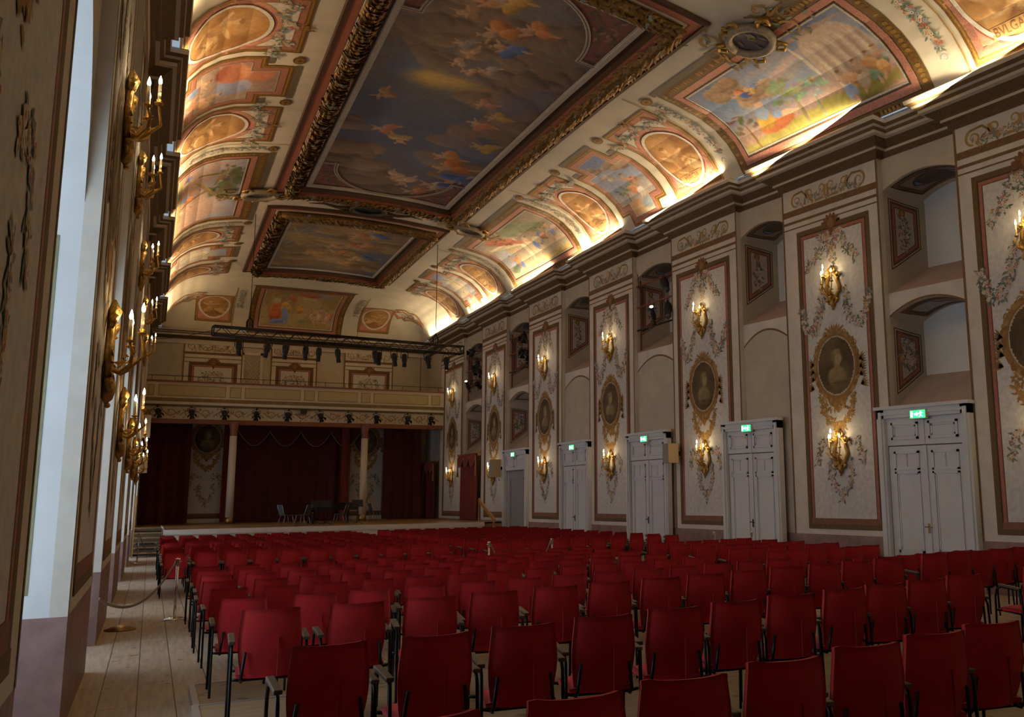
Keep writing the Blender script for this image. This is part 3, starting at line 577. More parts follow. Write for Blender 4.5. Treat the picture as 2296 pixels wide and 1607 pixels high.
def oval_panel(M,t0,t1,seed,label,group,inscr=None,mir=False):
    random.seed(seed); tc=(t0+t1)/2; root=empty('cove_painting',M(tc,1.2,0),label=label,cat='ceiling painting',group=group); hw=(t1-t0)/2
    q=[(t0,.14),(t1,.14),(t1,3.0),(t0,3.0)]
    P=Vp(M); P.frame(q,GB+[(.02,(.6,.35,.2))]); P.frame(inset(q,.145),[(.13,PINK)],0); P.at('gilded_frame',root,GILT)
    # ground: pink field around the oval, white upper field
    P=Vp(M); so,rs_=1.28,.98; ro=hw-.26; n=16
    P.rect(t0+.14,t1-.14,.28,1.5,PINK,-1.2); P.rect(t0+.27,t1-.27,1.5,2.75,(.74,.69,.60),-1.2)
    P.disc(tc,so,ro+.20,rs_+.20,PINK,-.6); P.ring(tc,so,ro+.2,rs_+.2,.035,GOLD,-.3); P.ring(tc,so,ro+.03,rs_+.06,.05,(.36,.12,.08),0)
    for sd in (-1,1): P.strip([(tc+sd*(hw-.27),1.5+.35),(tc+sd*(hw-.27),2.73)],.02,GOLD,0)
    P.strip([(t0+.27,2.74),(t1-.27,2.74)],.02,GOLD,0); P.at('pink_ground',root)
    P=Vp(M); P.ring(tc,so,ro-.02,rs_-.02,.085,(.78,.74,.66),4); P.at('oval_frame',root)
    ru,rv=ro-.04,rs_-.04
    c=canvas('sepia_oval',lambda u,v,o:M(u,v,o+.022),tc-ru,tc+ru,so-rv,so+rv,56,56,sepia(seed),None,lambda u,v:((u-tc)/ru)**2+((v-so)/rv)**2<1,mirror=mir); local(c,root)
    P=Vp(M); bow(P,tc,2.93); P.at('gilded_bow',root,GILT)
    P=Vp(M); festoon(P,t0-.28,t0+.40,2.62,.30); festoon(P,t0+.40,tc,2.75,.36); festoon(P,tc,t1-.40,2.75,.36); festoon(P,t1-.40,t1+.28,2.62,.30); P.at('flower_festoon',root)
    if inscr:
        cu=bpy.data.curves.new('inscription','FONT'); cu.body=inscr; cu.size=.2; cu.align_x='CENTER'; ob=bpy.data.objects.new('tmp',cu); COL.objects.link(ob)
        dg=bpy.context.evaluated_depsgraph_get(); me=bpy.data.meshes.new_from_object(ob.evaluated_get(dg)); bpy.data.objects.remove(ob)
        for v in me.vertices: v.co=Vector(M(tc-v.co.x,.47+v.co.y*1.15,.034)) if mir else Vector(M(tc+v.co.x,.47+v.co.y*1.15,.034))
        me.materials.append(mat('inscription_paint',(.22,.10,.03),.7)); local(lk('inscription',me),root)
        P=Vp(M); P.rect(tc-.5,tc+.5,.42,.66,(.60,.36,.14),3.2); P.at('plinth',root)
    return root
def story(kind,seed):
    rs=random.Random(seed)
    def f(U,V):
        if kind=='rest':     # landscape: temple, trees, a sleeper on the grass, figures on a cloud (seen from below: u to the right)
            c=Cv(U,V,1.9,seed,((.30,.40,.60),(.52,.50,.50))); c.grad((.68,.42,.30),.5,.1,.9).grad((.22,.30,.52),.6,1.1,.8)
            c.cloud(.2,.80,.20,(.50,.34,.20),(.72,.52,.32),(.26,.17,.10),7).cloud(.33,.62,.2,(.55,.38,.24),(.78,.58,.36),(.3,.2,.13),7); c.blob(.6,.72,.5,.05,(.75,.55,.5),.25,.5,.1,.6).blob(.5,.85,.4,.05,(.6,.52,.5),.2,.5,.1,.5)
            c.fig(.22,.66,.26,(.80,.28,.12),1.2,(.12,.20,.55),wind=1).fig(.31,.70,.22,(.75,.48,.12),1.4,(.20,.30,.62),wind=-1)
            c.blob(.83,.55,.30,.42,(.72,.55,.42),.03,.08,.01,1,(.80,.64,.5),(.55,.40,.32)); 
            for k in range(5): c.blob(.72+.055*k,.48,.02,.34,(.85,.74,.6),0,.3,.01,.9).blob(.745+.055*k,.48,.02,.30,(.50,.36,.28),0,.3,.01,.7)
            c.blob(.80,.92,.36,.03,(.62,.45,.36),-.03,.2,.01).blob(.66,.62,.02,.3,(.9,.8,.66),0,.3,.01)
            c.blob(.5,.05,1.2,.13,(.36,.32,.07),.06,.3,.1,1,(.55,.48,.14),(.18,.14,.04)); c.tree(.10,.12,.42,(.30,.17,.08),(.20,.17,.07),3,18,.1).tree(.46,.16,.55,(.30,.24,.12),(.30,.34,.20),5,34).tree(.56,.14,.4,(.28,.30,.2),(.38,.46,.36),8,28)
            c.blob(.28,.19,.24,.10,(.82,.28,.10),.1,.2,.04,1,(.92,.45,.16),(.45,.12,.04)).blob(.23,.26,.12,.10,(.80,.48,.08),.4,.2,.03,1,(.92,.62,.16)).blob(.24,.36,.08,.08,(.45,.58,.80),0,.2).blob(.26,.45,.05,.05,(.75,.5,.34),0,.2).blob(.36,.25,.15,.035,(.80,.56,.38),-.2,.2).blob(.31,.28,.06,.05,(.35,.48,.78),0,.2).blob(.42,.22,.06,.03,(.8,.55,.38),.3,.2)
            c.fig(.74,.24,.38,(.82,.50,.12),.05,(.35,.48,.75)).fig(.83,.28,.36,(.72,.40,.22),-.1,(.62,.5,.4),wind=-1).fig(.90,.30,.36,(.26,.40,.26),-.1).fig(.95,.32,.36,(.75,.40,.16),-.15,wind=-1)
        elif kind=='drape':
            c=Cv(U,V,1.9,seed,((.60,.50,.38),(.46,.40,.30))); c.grad((.80,.66,.42),.5,.0,.9)
            c.blob(.12,.35,.26,.32,(.46,.50,.58),.1,.3,.06,1,(.62,.6,.58)); c.blob(.28,.62,.5,.06,(.84,.72,.5),-.22,.15,.01).blob(.46,.38,.05,.34,(.90,.80,.58),0,.15,.01).blob(.56,.36,.10,.26,(.82,.66,.46),0,.12,.01).blob(.30,.48,.2,.05,(.6,.44,.28),-.2,.2)
            c.blob(.62,.86,.42,.22,(.34,.40,.24),-.15,.3,.12,1,(.50,.56,.38),(.22,.24,.14)).blob(.80,.66,.3,.16,(.32,.36,.2),-.5,.3,.1,1,(.5,.54,.36))
            c.blob(.30,.78,.34,.14,(.62,.20,.12),-.5,.25,.1,1,(.80,.36,.22),(.32,.08,.05)).blob(.44,.60,.2,.05,(.66,.24,.15),-.6,.25,.05)
            c.fig(.16,.30,.36,(.78,.26,.12),.2,(.15,.28,.62)).fig(.24,.24,.34,(.80,.34,.14),-.1,(.2,.3,.7),wind=-1).fig(.60,.44,.40,(.70,.62,.48),.15,(.20,.32,.66)).fig(.70,.50,.42,(.18,.30,.64),-.1,(.75,.6,.45)).fig(.83,.46,.42,(.82,.36,.22),.2,(.75,.55,.4),wind=-1).fig(.92,.48,.36,(.74,.52,.40),-.2,(.3,.36,.6))
            c.blob(.5,.03,1.1,.07,(.70,.52,.20),.02,.2,.03,1,(.85,.7,.36),(.45,.3,.1)).blob(.10,.12,.16,.1,(.22,.26,.18),.2,.4,.1)
        elif kind=='tree':
            c=Cv(U,V,1.9,seed,((.50,.36,.30),(.40,.42,.50))); c.grad((.62,.38,.28),.65,.2,.9).grad((.28,.33,.46),.55,1.1,.7); c.blob(.75,.35,.5,.4,(.56,.38,.30),0,.5,.1,.9,(.68,.5,.4))
            c.tree(.50,.30,.9,(.25,.15,.06),(.12,.12,.05),4,60,.35).tree(.18,.5,.7,(.22,.14,.06),(.10,.11,.05),9,44,-.2); c.blob(.45,.55,.5,.035,(.36,.24,.09),.5,.2,.03,1,(.5,.36,.16)).blob(.25,.7,.3,.03,(.34,.22,.08),-.3,.2,.03)
            c.fig(.40,.26,.42,(.82,.30,.12),.1,(.24,.34,.66)).fig(.16,.22,.40,(.25,.32,.6),-.1,(.75,.6,.46),wind=-1).fig(.62,.16,.34,(.72,.44,.3),.0,(.7,.5,.36)); c.blob(.5,.02,1.2,.08,(.32,.26,.10),0,.3,.06)
        elif kind=='garden':
            c=Cv(U,V,.62,seed,((.36,.42,.58),(.60,.52,.44))); c.grad((.22,.30,.54),.6,1.0,.8).grad((.70,.52,.34),.45,.05,.8); c.cloud(.3,.82,.11,(.42,.32,.24),(.62,.48,.32),(.24,.17,.14),5).cloud(.7,.74,.14,(.44,.31,.22),(.62,.44,.28),(.25,.16,.12),6)
            c.fig(.28,.62,.2,(.62,.52,.50),.8,(.7,.6,.5)).fig(.58,.46,.32,(.74,.28,.14),-.15,(.22,.34,.26)).fig(.70,.34,.36,(.78,.32,.16),-.1,(.74,.68,.6),wind=-1); c.tree(.30,.22,.26,(.3,.2,.1),(.24,.28,.12),2,26); c.blob(.38,.14,.1,.07,(.68,.42,.24),0,.2).blob(.4,.06,.3,.05,(.76,.52,.28),0,.2).blob(.72,.1,.16,.08,(.3,.36,.42),0,.4)
        elif kind=='arch':
            c=Cv(U,V,.62,seed,((.40,.27,.22),(.46,.33,.27))); c.blob(.62,.58,.14,.2,(.34,.38,.55),.1,.15,.02,1,(.5,.5,.62)); c.blob(.62,.58,.2,.28,(.36,.24,.20),0,.06,.01,0)
            c.blob(.26,.82,.17,.15,(.62,.24,.13),.2,.2,.04,1,(.76,.36,.2),(.34,.1,.05)).blob(.24,.58,.16,.18,(.60,.22,.12),-.3,.2,.05,1,(.76,.36,.2),(.3,.08,.04))
            c.fig(.74,.34,.40,(.72,.42,.22),.0,(.66,.4,.24)).fig(.30,.24,.34,(.72,.5,.36),.15,(.24,.34,.66),wind=-1).fig(.50,.16,.3,(.70,.3,.16),0,(.68,.5,.4))
        elif kind=='shore':
            c=Cv(U,V,.62,seed,((.40,.42,.52),(.66,.60,.48))); c.grad((.26,.32,.52),.6,1,.8).grad((.70,.44,.28),.35,.0,.8); c.blob(.5,.5,.2,.25,(.78,.70,.5),0,.5,.05,.9).tree(.6,.55,.3,(.34,.22,.1),(.34,.28,.14),6,24).fig(.4,.24,.28,(.74,.36,.2),.2,(.4,.5,.68)).fig(.62,.18,.26,(.7,.5,.3),-.2)
        elif kind=='terrace':
            c=Cv(U,V,1.75,seed,((.46,.33,.14),(.58,.44,.22))); c.grad((.34,.24,.10),.7,1.0,.6); c.blob(.62,.6,.3,.22,(.60,.48,.26),0,.3,.05,1,(.72,.6,.34)).blob(.70,.92,.3,.12,(.36,.40,.46),0,.4,.08,.9).blob(.58,.92,.3,.09,(.58,.16,.08),-.1,.2,.06,1,(.72,.28,.14),(.3,.07,.03)).blob(.38,.75,.07,.20,(.60,.20,.10),.5,.2,.03,1,(.74,.32,.16)).blob(.10,.55,.03,.5,(.50,.38,.18),0,.2,.01).blob(.45,.5,.035,.4,(.56,.42,.2),0,.2,.01)
            c.blob(.20,.33,.19,.26,(.80,.24,.08),-.1,.2,.05,1,(.92,.38,.14),(.42,.08,.03)).blob(.18,.62,.09,.12,(.75,.62,.46),.2,.2,.02).blob(.19,.75,.05,.06,(.62,.34,.14),0,.2).blob(.22,.08,.2,.06,(.18,.26,.60),.1,.2,.03,1,(.34,.42,.76)).blob(.32,.40,.12,.22,(.82,.52,.12),.2,.2,.04,1,(.92,.66,.22),(.5,.26,.05)).blob(.33,.24,.08,.2,(.30,.38,.72),.3,.2,.03).blob(.34,.62,.05,.06,(.7,.44,.26),0,.2).blob(.13,.5,.02,.3,(.6,.45,.22),0,.2,.0)
            c.blob(.47,.30,.06,.24,(.52,.40,.20),0,.15,.01).blob(.52,.40,.09,.14,(.80,.46,.12),0,.2,.03,1,(.9,.6,.2),(.45,.2,.05)).fig(.68,.30,.26,(.74,.40,.2),.2,(.62,.5,.36)).fig(.80,.32,.36,(.78,.50,.22),-.1,(.72,.56,.4),wind=-1).fig(.90,.26,.36,(.74,.36,.16),.2,(.7,.45,.3)).fig(.72,.16,.2,(.66,.46,.28),.6).blob(.56,.12,.07,.05,(.30,.34,.16),0,.4,.1); c.blob(.5,.02,1,.05,(.52,.38,.14),0,.2,.03)
        return c.out(.13)
    return f
def big_panel(M,t0,t1,kind,seed,label,group,mir,s1=3.05):
    root=empty('cove_painting',M((t0+t1)/2,1.4,0),label=label,cat='ceiling painting',group=group); q=[(t0,-.1),(t1,-.1),(t1,s1),(t0,s1)]
    P=Vp(M); P.frame(q,[(.26,(.24,.14,.045)),(.02,DBROWN),(.17,PINK),(.02,DBROWN)]); P.frame(inset(q,.46),[(.035,(.12,.08,.05)),(.045,(.80,.74,.62))],1)
    P.strip([(t0-.1,s1+.09),(t1+.1,s1+.09)],.16,(.26,.21,.15),0)
    random.seed(seed); edge=inset(q,.13)
    for i in range(4):
        a=Vector(edge[i]);b=Vector(edge[(i+1)%4]); n=int((b-a).length/.11)
        for k in range(n): r=a.lerp(b,(k+.5)/n); d=(b-a).normalized(); P.ell(r.x,r.y,.045,.07,random.choice((GOLD,DGOLD,(.42,.24,.06))),1+.01*(k%3),6,rot=math.atan2(d.y,d.x))
    P.at('gilded_frame',root,GILT)
    c=canvas('fresco',lambda u,v,o:M(u,v,o+.013),t0+.53,t1-.53,.43,s1-.53,190,100,story(kind,seed),None,mirror=mir); local(c,root)
    return root
def cross_panel(M,tc,hw,kind,seed,label,group,mir,hn=None):
    hn=hn or hw*.66; root=empty('cove_painting',M(tc,1.3,0),label=label,cat='ceiling painting',group=group)
    q=[(tc-hn,-.05),(tc+hn,-.05),(tc+hn,.42),(tc+hw,.42),(tc+hw,2.35),(tc+hn,2.35),(tc+hn,2.98),(tc-hn,2.98),(tc-hn,2.35),(tc-hw,2.35),(tc-hw,.42),(tc-hn,.42)]
    P=Vp(M); P.frame(q,GB+[(.15,PINK),(.018,(.25,.12,.06)),(.025,(.80,.74,.62))]); P.strip([(tc-hn-.05,3.06),(tc+hn+.05,3.06)],.15,(.28,.23,.16),0)
    for s in (-1,1): P.strip([(tc+s*(hn+.1),2.44),(tc+s*(hw-.02),2.44)],.13,(.28,.23,.16),0)
    P.at('gilded_frame',root,GILT); I=inset(q,.31); a=I[0][0];b=I[1][0]; lo=I[2][1]; hi=I[4][1]; x0=min(p[0] for p in I);x1=max(p[0] for p in I);y0=min(p[1] for p in I);y1=max(p[1] for p in I); xa,xb=min(a,b),max(a,b)
    c=canvas('fresco',lambda u,v,o:M(u,v,o+.013),x0,x1,y0,y1,84,110,story(kind,seed),None,lambda u,v:lo<v<hi or xa<u<xb,mirror=mir); local(c,root)
    return root
def cove_strip(M,t,sg,seed,label,group):     # gold line, rosette and hanging garland between two frames
    random.seed(seed); root=empty('cove_garland',M(t,3.0,0),label=label,cat='painted garland',group=group)
    P=Vp(M); P.strip([(t-sg*.36,.0),(t-sg*.36,3.2),(t-sg*.36,3.6)],.035,(.42,.26,.08),2); P.at('painted_line',root)
    P=Vp(M); P.garland([(t,2.9),(t+sg*.03,2.2),(t,1.4),(t,.75)],.24,95,.45,VG,VF,3,1.,.3); P.scroll(t,.55,.1,0,1,.03,(.36,.40,.5),3); P.at('garland',root)
    P=Vp(M); P.ell(t,3.1,.2,.14,DGOLD,3,24); P.ell(t,3.1,.15,.1,GOLD,4,20); P.ell(t,3.1,.06,.04,DGOLD,5,12); P.at('rosette',root,GILT); return root
def rosette(M,t,s,label,group):
    root=empty('painted_rosette',M(t,s,0),label=label,cat='painted rosette',group=group); P=Vp(M); P.ell(t,s,.19,.15,DGOLD,3,24); P.ell(t,s,.14,.11,GOLD,4,20); P.at('rim',root,GILT); P=Vp(M); P.ell(t,s,.06,.05,DGOLD,6,12)
    for k in range(8): P.leaf(t,s,k*PI/4,.12,.045,(.62,.38,.12) if k%2 else (.4,.23,.06),5+k*.05)
    P.at('petals',root,GILT)
def side(M,right):
    sd='right' if right else 'left'; m=right; G='paintings of the %s cove'%sd
    if right: T=dict(ov=[(18.5,20.75),(24.2,26.3),(34.75,36.9),(40.3,42.3)],cr=[(22.5,1.35),(38.6,1.25)],big=[(11.35,17.65,'rest'),(27.15,33.75,'drape')],near=(8.25,10.35),g=[(18.07,-1),(26.75,1),(34.25,-1)],r=[(21.0),(23.95),(37.15),(40.1)])
    else: T=dict(ov=[(17.7,20.2),(23.35,25.85),(34.6,36.8),(40.2,42.2)],cr=[(21.8,1.35),(38.4,1.25)],big=[(11.0,17.0,'rest'),(26.8,33.7,'tree')],near=None,g=[(26.4,1),(34.15,-1)],r=[(20.55),(23.0),(37.1),(39.95)])
    nm=['nearest','second nearest','third nearest','farthest']
    for i,(a,b) in enumerate(T['ov']): oval_panel(M,a,b,31*i+(5 if right else 9),'sepia oval painting in pink and gold frame, %s whole one on %s cove'%(nm[i],sd),G,('MIRCIA' if i==0 and right else 'ROTT' if i==1 and right else None),m)
    for i,(a,w) in enumerate(T['cr']): cross_panel(M,a,w,(('garden','shore') if right else ('arch','shore'))[i],13*i+(2 if right else 4),'cross shaped fresco of %s on the %s cove'%((('two women in a garden','figures under a cloudy sky') if right else ('an old man before an arch','a pale shore'))[i],sd),G,m)
    for i,(a,b,k) in enumerate(T['big']):
        if not right and i==0: continue
        big_panel(M,a,b,k,17*i+3,{'rest':'large fresco of a sleeper, trees and temple, nearest on the right cove','drape':'large fresco with red drapery and blue robed figures on the right cove','tree':'large fresco with a crooked tree on the left cove'}[k],G,m)
    if right: oval_panel(M,T['near'][0],T['near'][1],77,'sepia oval inscribed BVLGARIA cut by the top right corner',G,'BVLGARIA',m); cove_strip(M,10.85,1,9,'flower garland beside the oval inscribed BVLGARIA','garlands of the right cove')
    for i,(t,s) in enumerate(T['g']): cove_strip(M,t,s,i,'flower garland with gold rosette on %s cove, %s one beyond the first oval'%(sd,('first','second','third')[i]),'garlands of the %s cove'%sd)
    for i,t in enumerate(T['r']): rosette(M,t,3.02,'small gold rosette between frames of the %s cove, %s'%(sd,nm[i]),'rosettes of the %s cove'%sd)
side(CR,True); side(CL,False)
# end cove above the balcony
def FE(t,s,o=0.): return CN(t,s,o)
root=big_panel(FE,3.75,8.3,'terrace',6,'fresco of a seated woman in red on the end cove above the stage','paintings of the end cove',False,s1=4.35)
def round_panel(c,hw,s0,s1,seed,label):
    root=empty('cove_painting',FE(c,1.5,0),label=label,cat='ceiling painting',group='paintings of the end cove'); q=[(c-hw,s0),(c+hw,s0),(c+hw*1.0,s1),(c-hw*1.0,s1)]
    P=Vp(FE); P.frame(q,GB); P.rect(c-hw+.1,c+hw-.1,s0+.1,s1-.1,PINK,-1.2); P.at('pink_ground',root,PAINT); so=(s0+s1)/2+.06; ru,rv=hw-.17,(s1-s0)/2-.2
    P=Vp(FE); P.ring(c,so,ru+.02,rv+.02,.09,(.78,.72,.60),4); P.at('round_frame',root)
    cv=canvas('sepia_roundel',lambda u,v,o:FE(u,v,o+.02),c-ru,c+ru,so-rv,so+rv,44,44,sepia(seed),None,lambda u,v:((u-c)/ru)**2+((v-so)/rv)**2<1); local(cv,root)
round_panel(2.15,.82,.45,2.55,61,'sepia roundel of a seated figure, left of the end fresco'); round_panel(9.9,.82,.45,2.55,62,'sepia roundel of a seated woman, right of the end fresco')
for i,t in enumerate((3.3,8.85)):
    random.seed(i); root=empty('cove_garland',FE(t,3,0),label='hanging flower garland %s of the end fresco'%('left','right')[i],cat='painted garland',group='garlands of the end cove'); P=Vp(FE); P.garland([(t,3.6),(t,2.6),(t,1.5)],.28,80,.4,VG,VF,3); P.at('garland',root); P=Vp(FE); d=(-.28,.28)[i]; P.strip([(t+d,.05),(t+d,4.0)],.035,(.42,.26,.08),2); P.at('painted_line',root)
# ornament panels in the two corners of the vault
for i,(cx,cy,sx) in enumerate(((.95,46.6,1),(11.45,46.9,-1))):
    random.seed(70+i); M=lambda u,v,o:CE(cx+sx*(u*.62-v*.28)*1.,cy+(-u*.45-v*.42)*-1.-.0,o)
    q=[(-.95,-.95),(.95,-.95),(.95,-.4),(1.35,-.4),(1.15,.95),(.6,.95),(.5,1.5),(-.5,1.5),(-.6,.95),(-1.15,.95),(-1.35,-.4),(-.95,-.4)]
    M=lambda u,v,o:CE(cx+sx*(v*.50+u*.55)*.8+.0,cy-(v*.55-u*.5)*.8,o)
    root=empty('cove_painting',M(0,0,0),label='gold scrollwork panel in the %s corner above the end wall'%('left','right')[i],cat='ceiling painting',group='corner ornaments of the vault'); P=Vp(M); P.frame(q,GB+[(.15,PINK)]); [P.rect(a,b,c,d,(.76,.72,.64),-1) for a,b,c,d in ((-.75,.75,-.75,1.3),(-1.1,1.1,-.15,.72))]; P.at('gilded_frame',root)
    P=Vp(M)
    for s in (-1,1): P.scroll(s*.45,-.45,.33,PI/2,1.5,.09,GOLD,3,s); P.scroll(s*.35,.2,.26,-PI/2,1.4,.07,GOLD,3,s); P.scroll(s*.3,.8,.18,0,1.3,.05,(.6,.38,.12),3,s)
    P.strip([(0,-.7),(0,.2),(0,1.1)],.16,(.55,.32,.07),3); P.garland([(-.8,-.5),(0,-.2),(.8,-.5)],.25,40,.2,VG+[GOLD],VF,4); P.at('scrollwork',root,GILT)
# ---------------------------------------------------------------- the framed paintings in the middle of the ceiling
def heaven(seed,big):
    def f(U,V):
        a=.36 if big else .62; asp=a
        c=Cv(U,V,asp,seed,((.13,.15,.20),(.22,.20,.19))) if big else Cv(U,V,asp,seed,((.22,.25,.30),(.34,.26,.17)))
        rs=random.Random(seed); K=.5 if big else 1.
        cl=(.27,.19,.13);hi=(.40,.29,.19);lo=(.13,.09,.065)
        if big:
            c.grad((.11,.14,.22),.25,.6,.6).grad((.26,.21,.19),.6,1.,.5)
            for u,v,r in ((.12,.86,.10),(.3,.93,.10),(.5,.96,.08),(.12,.74,.08),(.3,.82,.07),(.06,.62,.05),(.9,.9,.12),(.97,.75,.1),(.92,.62,.09),(.85,.52,.07),(.95,.45,.08),(.8,.38,.07),(.93,.3,.08),(.85,.22,.08),(.7,.15,.07),(.9,.12,.06),(.1,.22,.07),(.22,.12,.07),(.35,.2,.06),(.12,.07,.07),(.5,.33,.06),(.72,.30,.06),(.3,.29,.05),(.55,.24,.05)): c.cloud(u,v,r,cl,hi,lo,6)
            for k in range(14): c.blob(rs.random(),rs.uniform(.3,.9),.05,.05,(.16,.21,.33),rs.random(),.8,.1,.5)
            c.blob(.38,.37,.085,.042,(.62,.42,.11),0,.8,.05,.95).blob(.38,.36,.05,.025,(.72,.52,.18),0,.7,.05,.9)
            F=[(.24,.62,.055,.9,(.50,.22,.15)),(.38,.66,.055,-.8,(.42,.32,.16)),(.13,.47,.05,.1,(.46,.28,.16)),(.80,.76,.09,1.3,(.50,.18,.05)),(.72,.70,.07,1.6,(.52,.22,.07)),(.86,.60,.06,1.,(.55,.36,.08)),(.74,.50,.055,1.5,(.52,.22,.14)),(.80,.46,.05,1.4,(.55,.36,.10)),(.68,.42,.045,1.2,(.50,.25,.18)),
               (.60,.90,.07,.4,(.50,.36,.26)),(.70,.95,.07,.8,(.48,.2,.12)),(.78,.88,.07,1.0,(.55,.42,.3)),(.86,.93,.07,.3,(.45,.3,.2)),(.5,.87,.05,-.3,(.48,.38,.28)),(.90,.83,.08,.6,(.10,.15,.40)),(.93,.88,.07,.2,(.10,.14,.38)),
               (.48,.17,.075,1.1,(.58,.24,.08)),(.56,.20,.06,1.3,(.14,.20,.44)),(.34,.10,.06,.9,(.50,.26,.10)),(.42,.07,.065,1.2,(.58,.36,.10)),(.28,.13,.05,.5,(.40,.25,.14)),(.62,.13,.06,1.4,(.62,.26,.10)),(.40,.29,.035,.3,(.5,.35,.26)),(.48,.31,.035,1.1,(.5,.33,.25)),(.56,.29,.04,.8,(.44,.36,.3)),(.44,.25,.04,.2,(.46,.3,.2)),(.36,.22,.04,1.,(.3,.28,.3))]
            for u,v,h,r,col in F: c.fig(u,v,h*1.35,col,r,None,(.55,.36,.22),rs.choice((-1,1)))
        else:
            for u,v,r in ((.15,.85,.14),(.35,.75,.14),(.55,.62,.13),(.15,.6,.12),(.75,.75,.16),(.9,.85,.14),(.3,.4,.14),(.7,.3,.16),(.9,.4,.14),(.5,.15,.14),(.15,.15,.14),(.85,.1,.16)): c.cloud(u,v,r,(.40,.27,.13),(.58,.42,.22),(.22,.14,.07),6)
            c.blob(.10,.35,.16,.16,(.68,.48,.20),0,.9,.1,.8)
            for k in range(10): c.blob(.1+.07*cos(k*.63),.35+.1*sin(k*.63),.11,.008,(.72,.54,.26),k*.63,.5,.02,.6)
            F=[(.30,.66,.16,1.2,(.62,.36,.14)),(.50,.58,.18,1.4,(.60,.30,.10)),(.64,.80,.16,1.1,(.58,.34,.14)),(.72,.70,.16,1.5,(.62,.42,.2)),(.80,.66,.15,1.2,(.12,.20,.46)),(.60,.45,.16,1.3,(.55,.2,.1)),(.72,.40,.16,1.4,(.58,.28,.12)),(.60,.26,.17,1.5,(.55,.22,.1)),(.74,.22,.16,1.2,(.16,.22,.42)),(.66,.12,.17,1.4,(.62,.40,.12)),(.55,.10,.15,1.2,(.58,.36,.14)),(.45,.5,.14,1.5,(.6,.34,.14))]
            for u,v,h,r,col in F: c.fig(u,v,h,col,r,None,(.62,.42,.22),rs.choice((-1,1)))
        return c.out(.14)
    return f
M_gleaf=mat('gilded_leaf_carving',(.30,.17,.045),.42,.45,var=.6,vscale=16.,bump=.4,bscale=40)
M_blueband=mat('blue_ribbon',(.22,.30,.36),.6,var=.3)
M_rosem=mat('rose_moulding',(.50,.18,.12),.55,var=.15,vscale=4.)
M_dkrec=mat('dark_recess_moulding',(.085,.04,.018),.55,var=.35,vscale=10.)
M_redm=mat('red_brown_moulding',(.26,.07,.035),.5,var=.2,vscale=6.)
M_whitem=mat('pale_stone_moulding',(.56,.52,.44),.6,var=.15,vscale=6.)
M_gilt=mat('gilt',(.55,.33,.08),.35,.6,var=.5,vscale=14.,bump=.3,bscale=30)
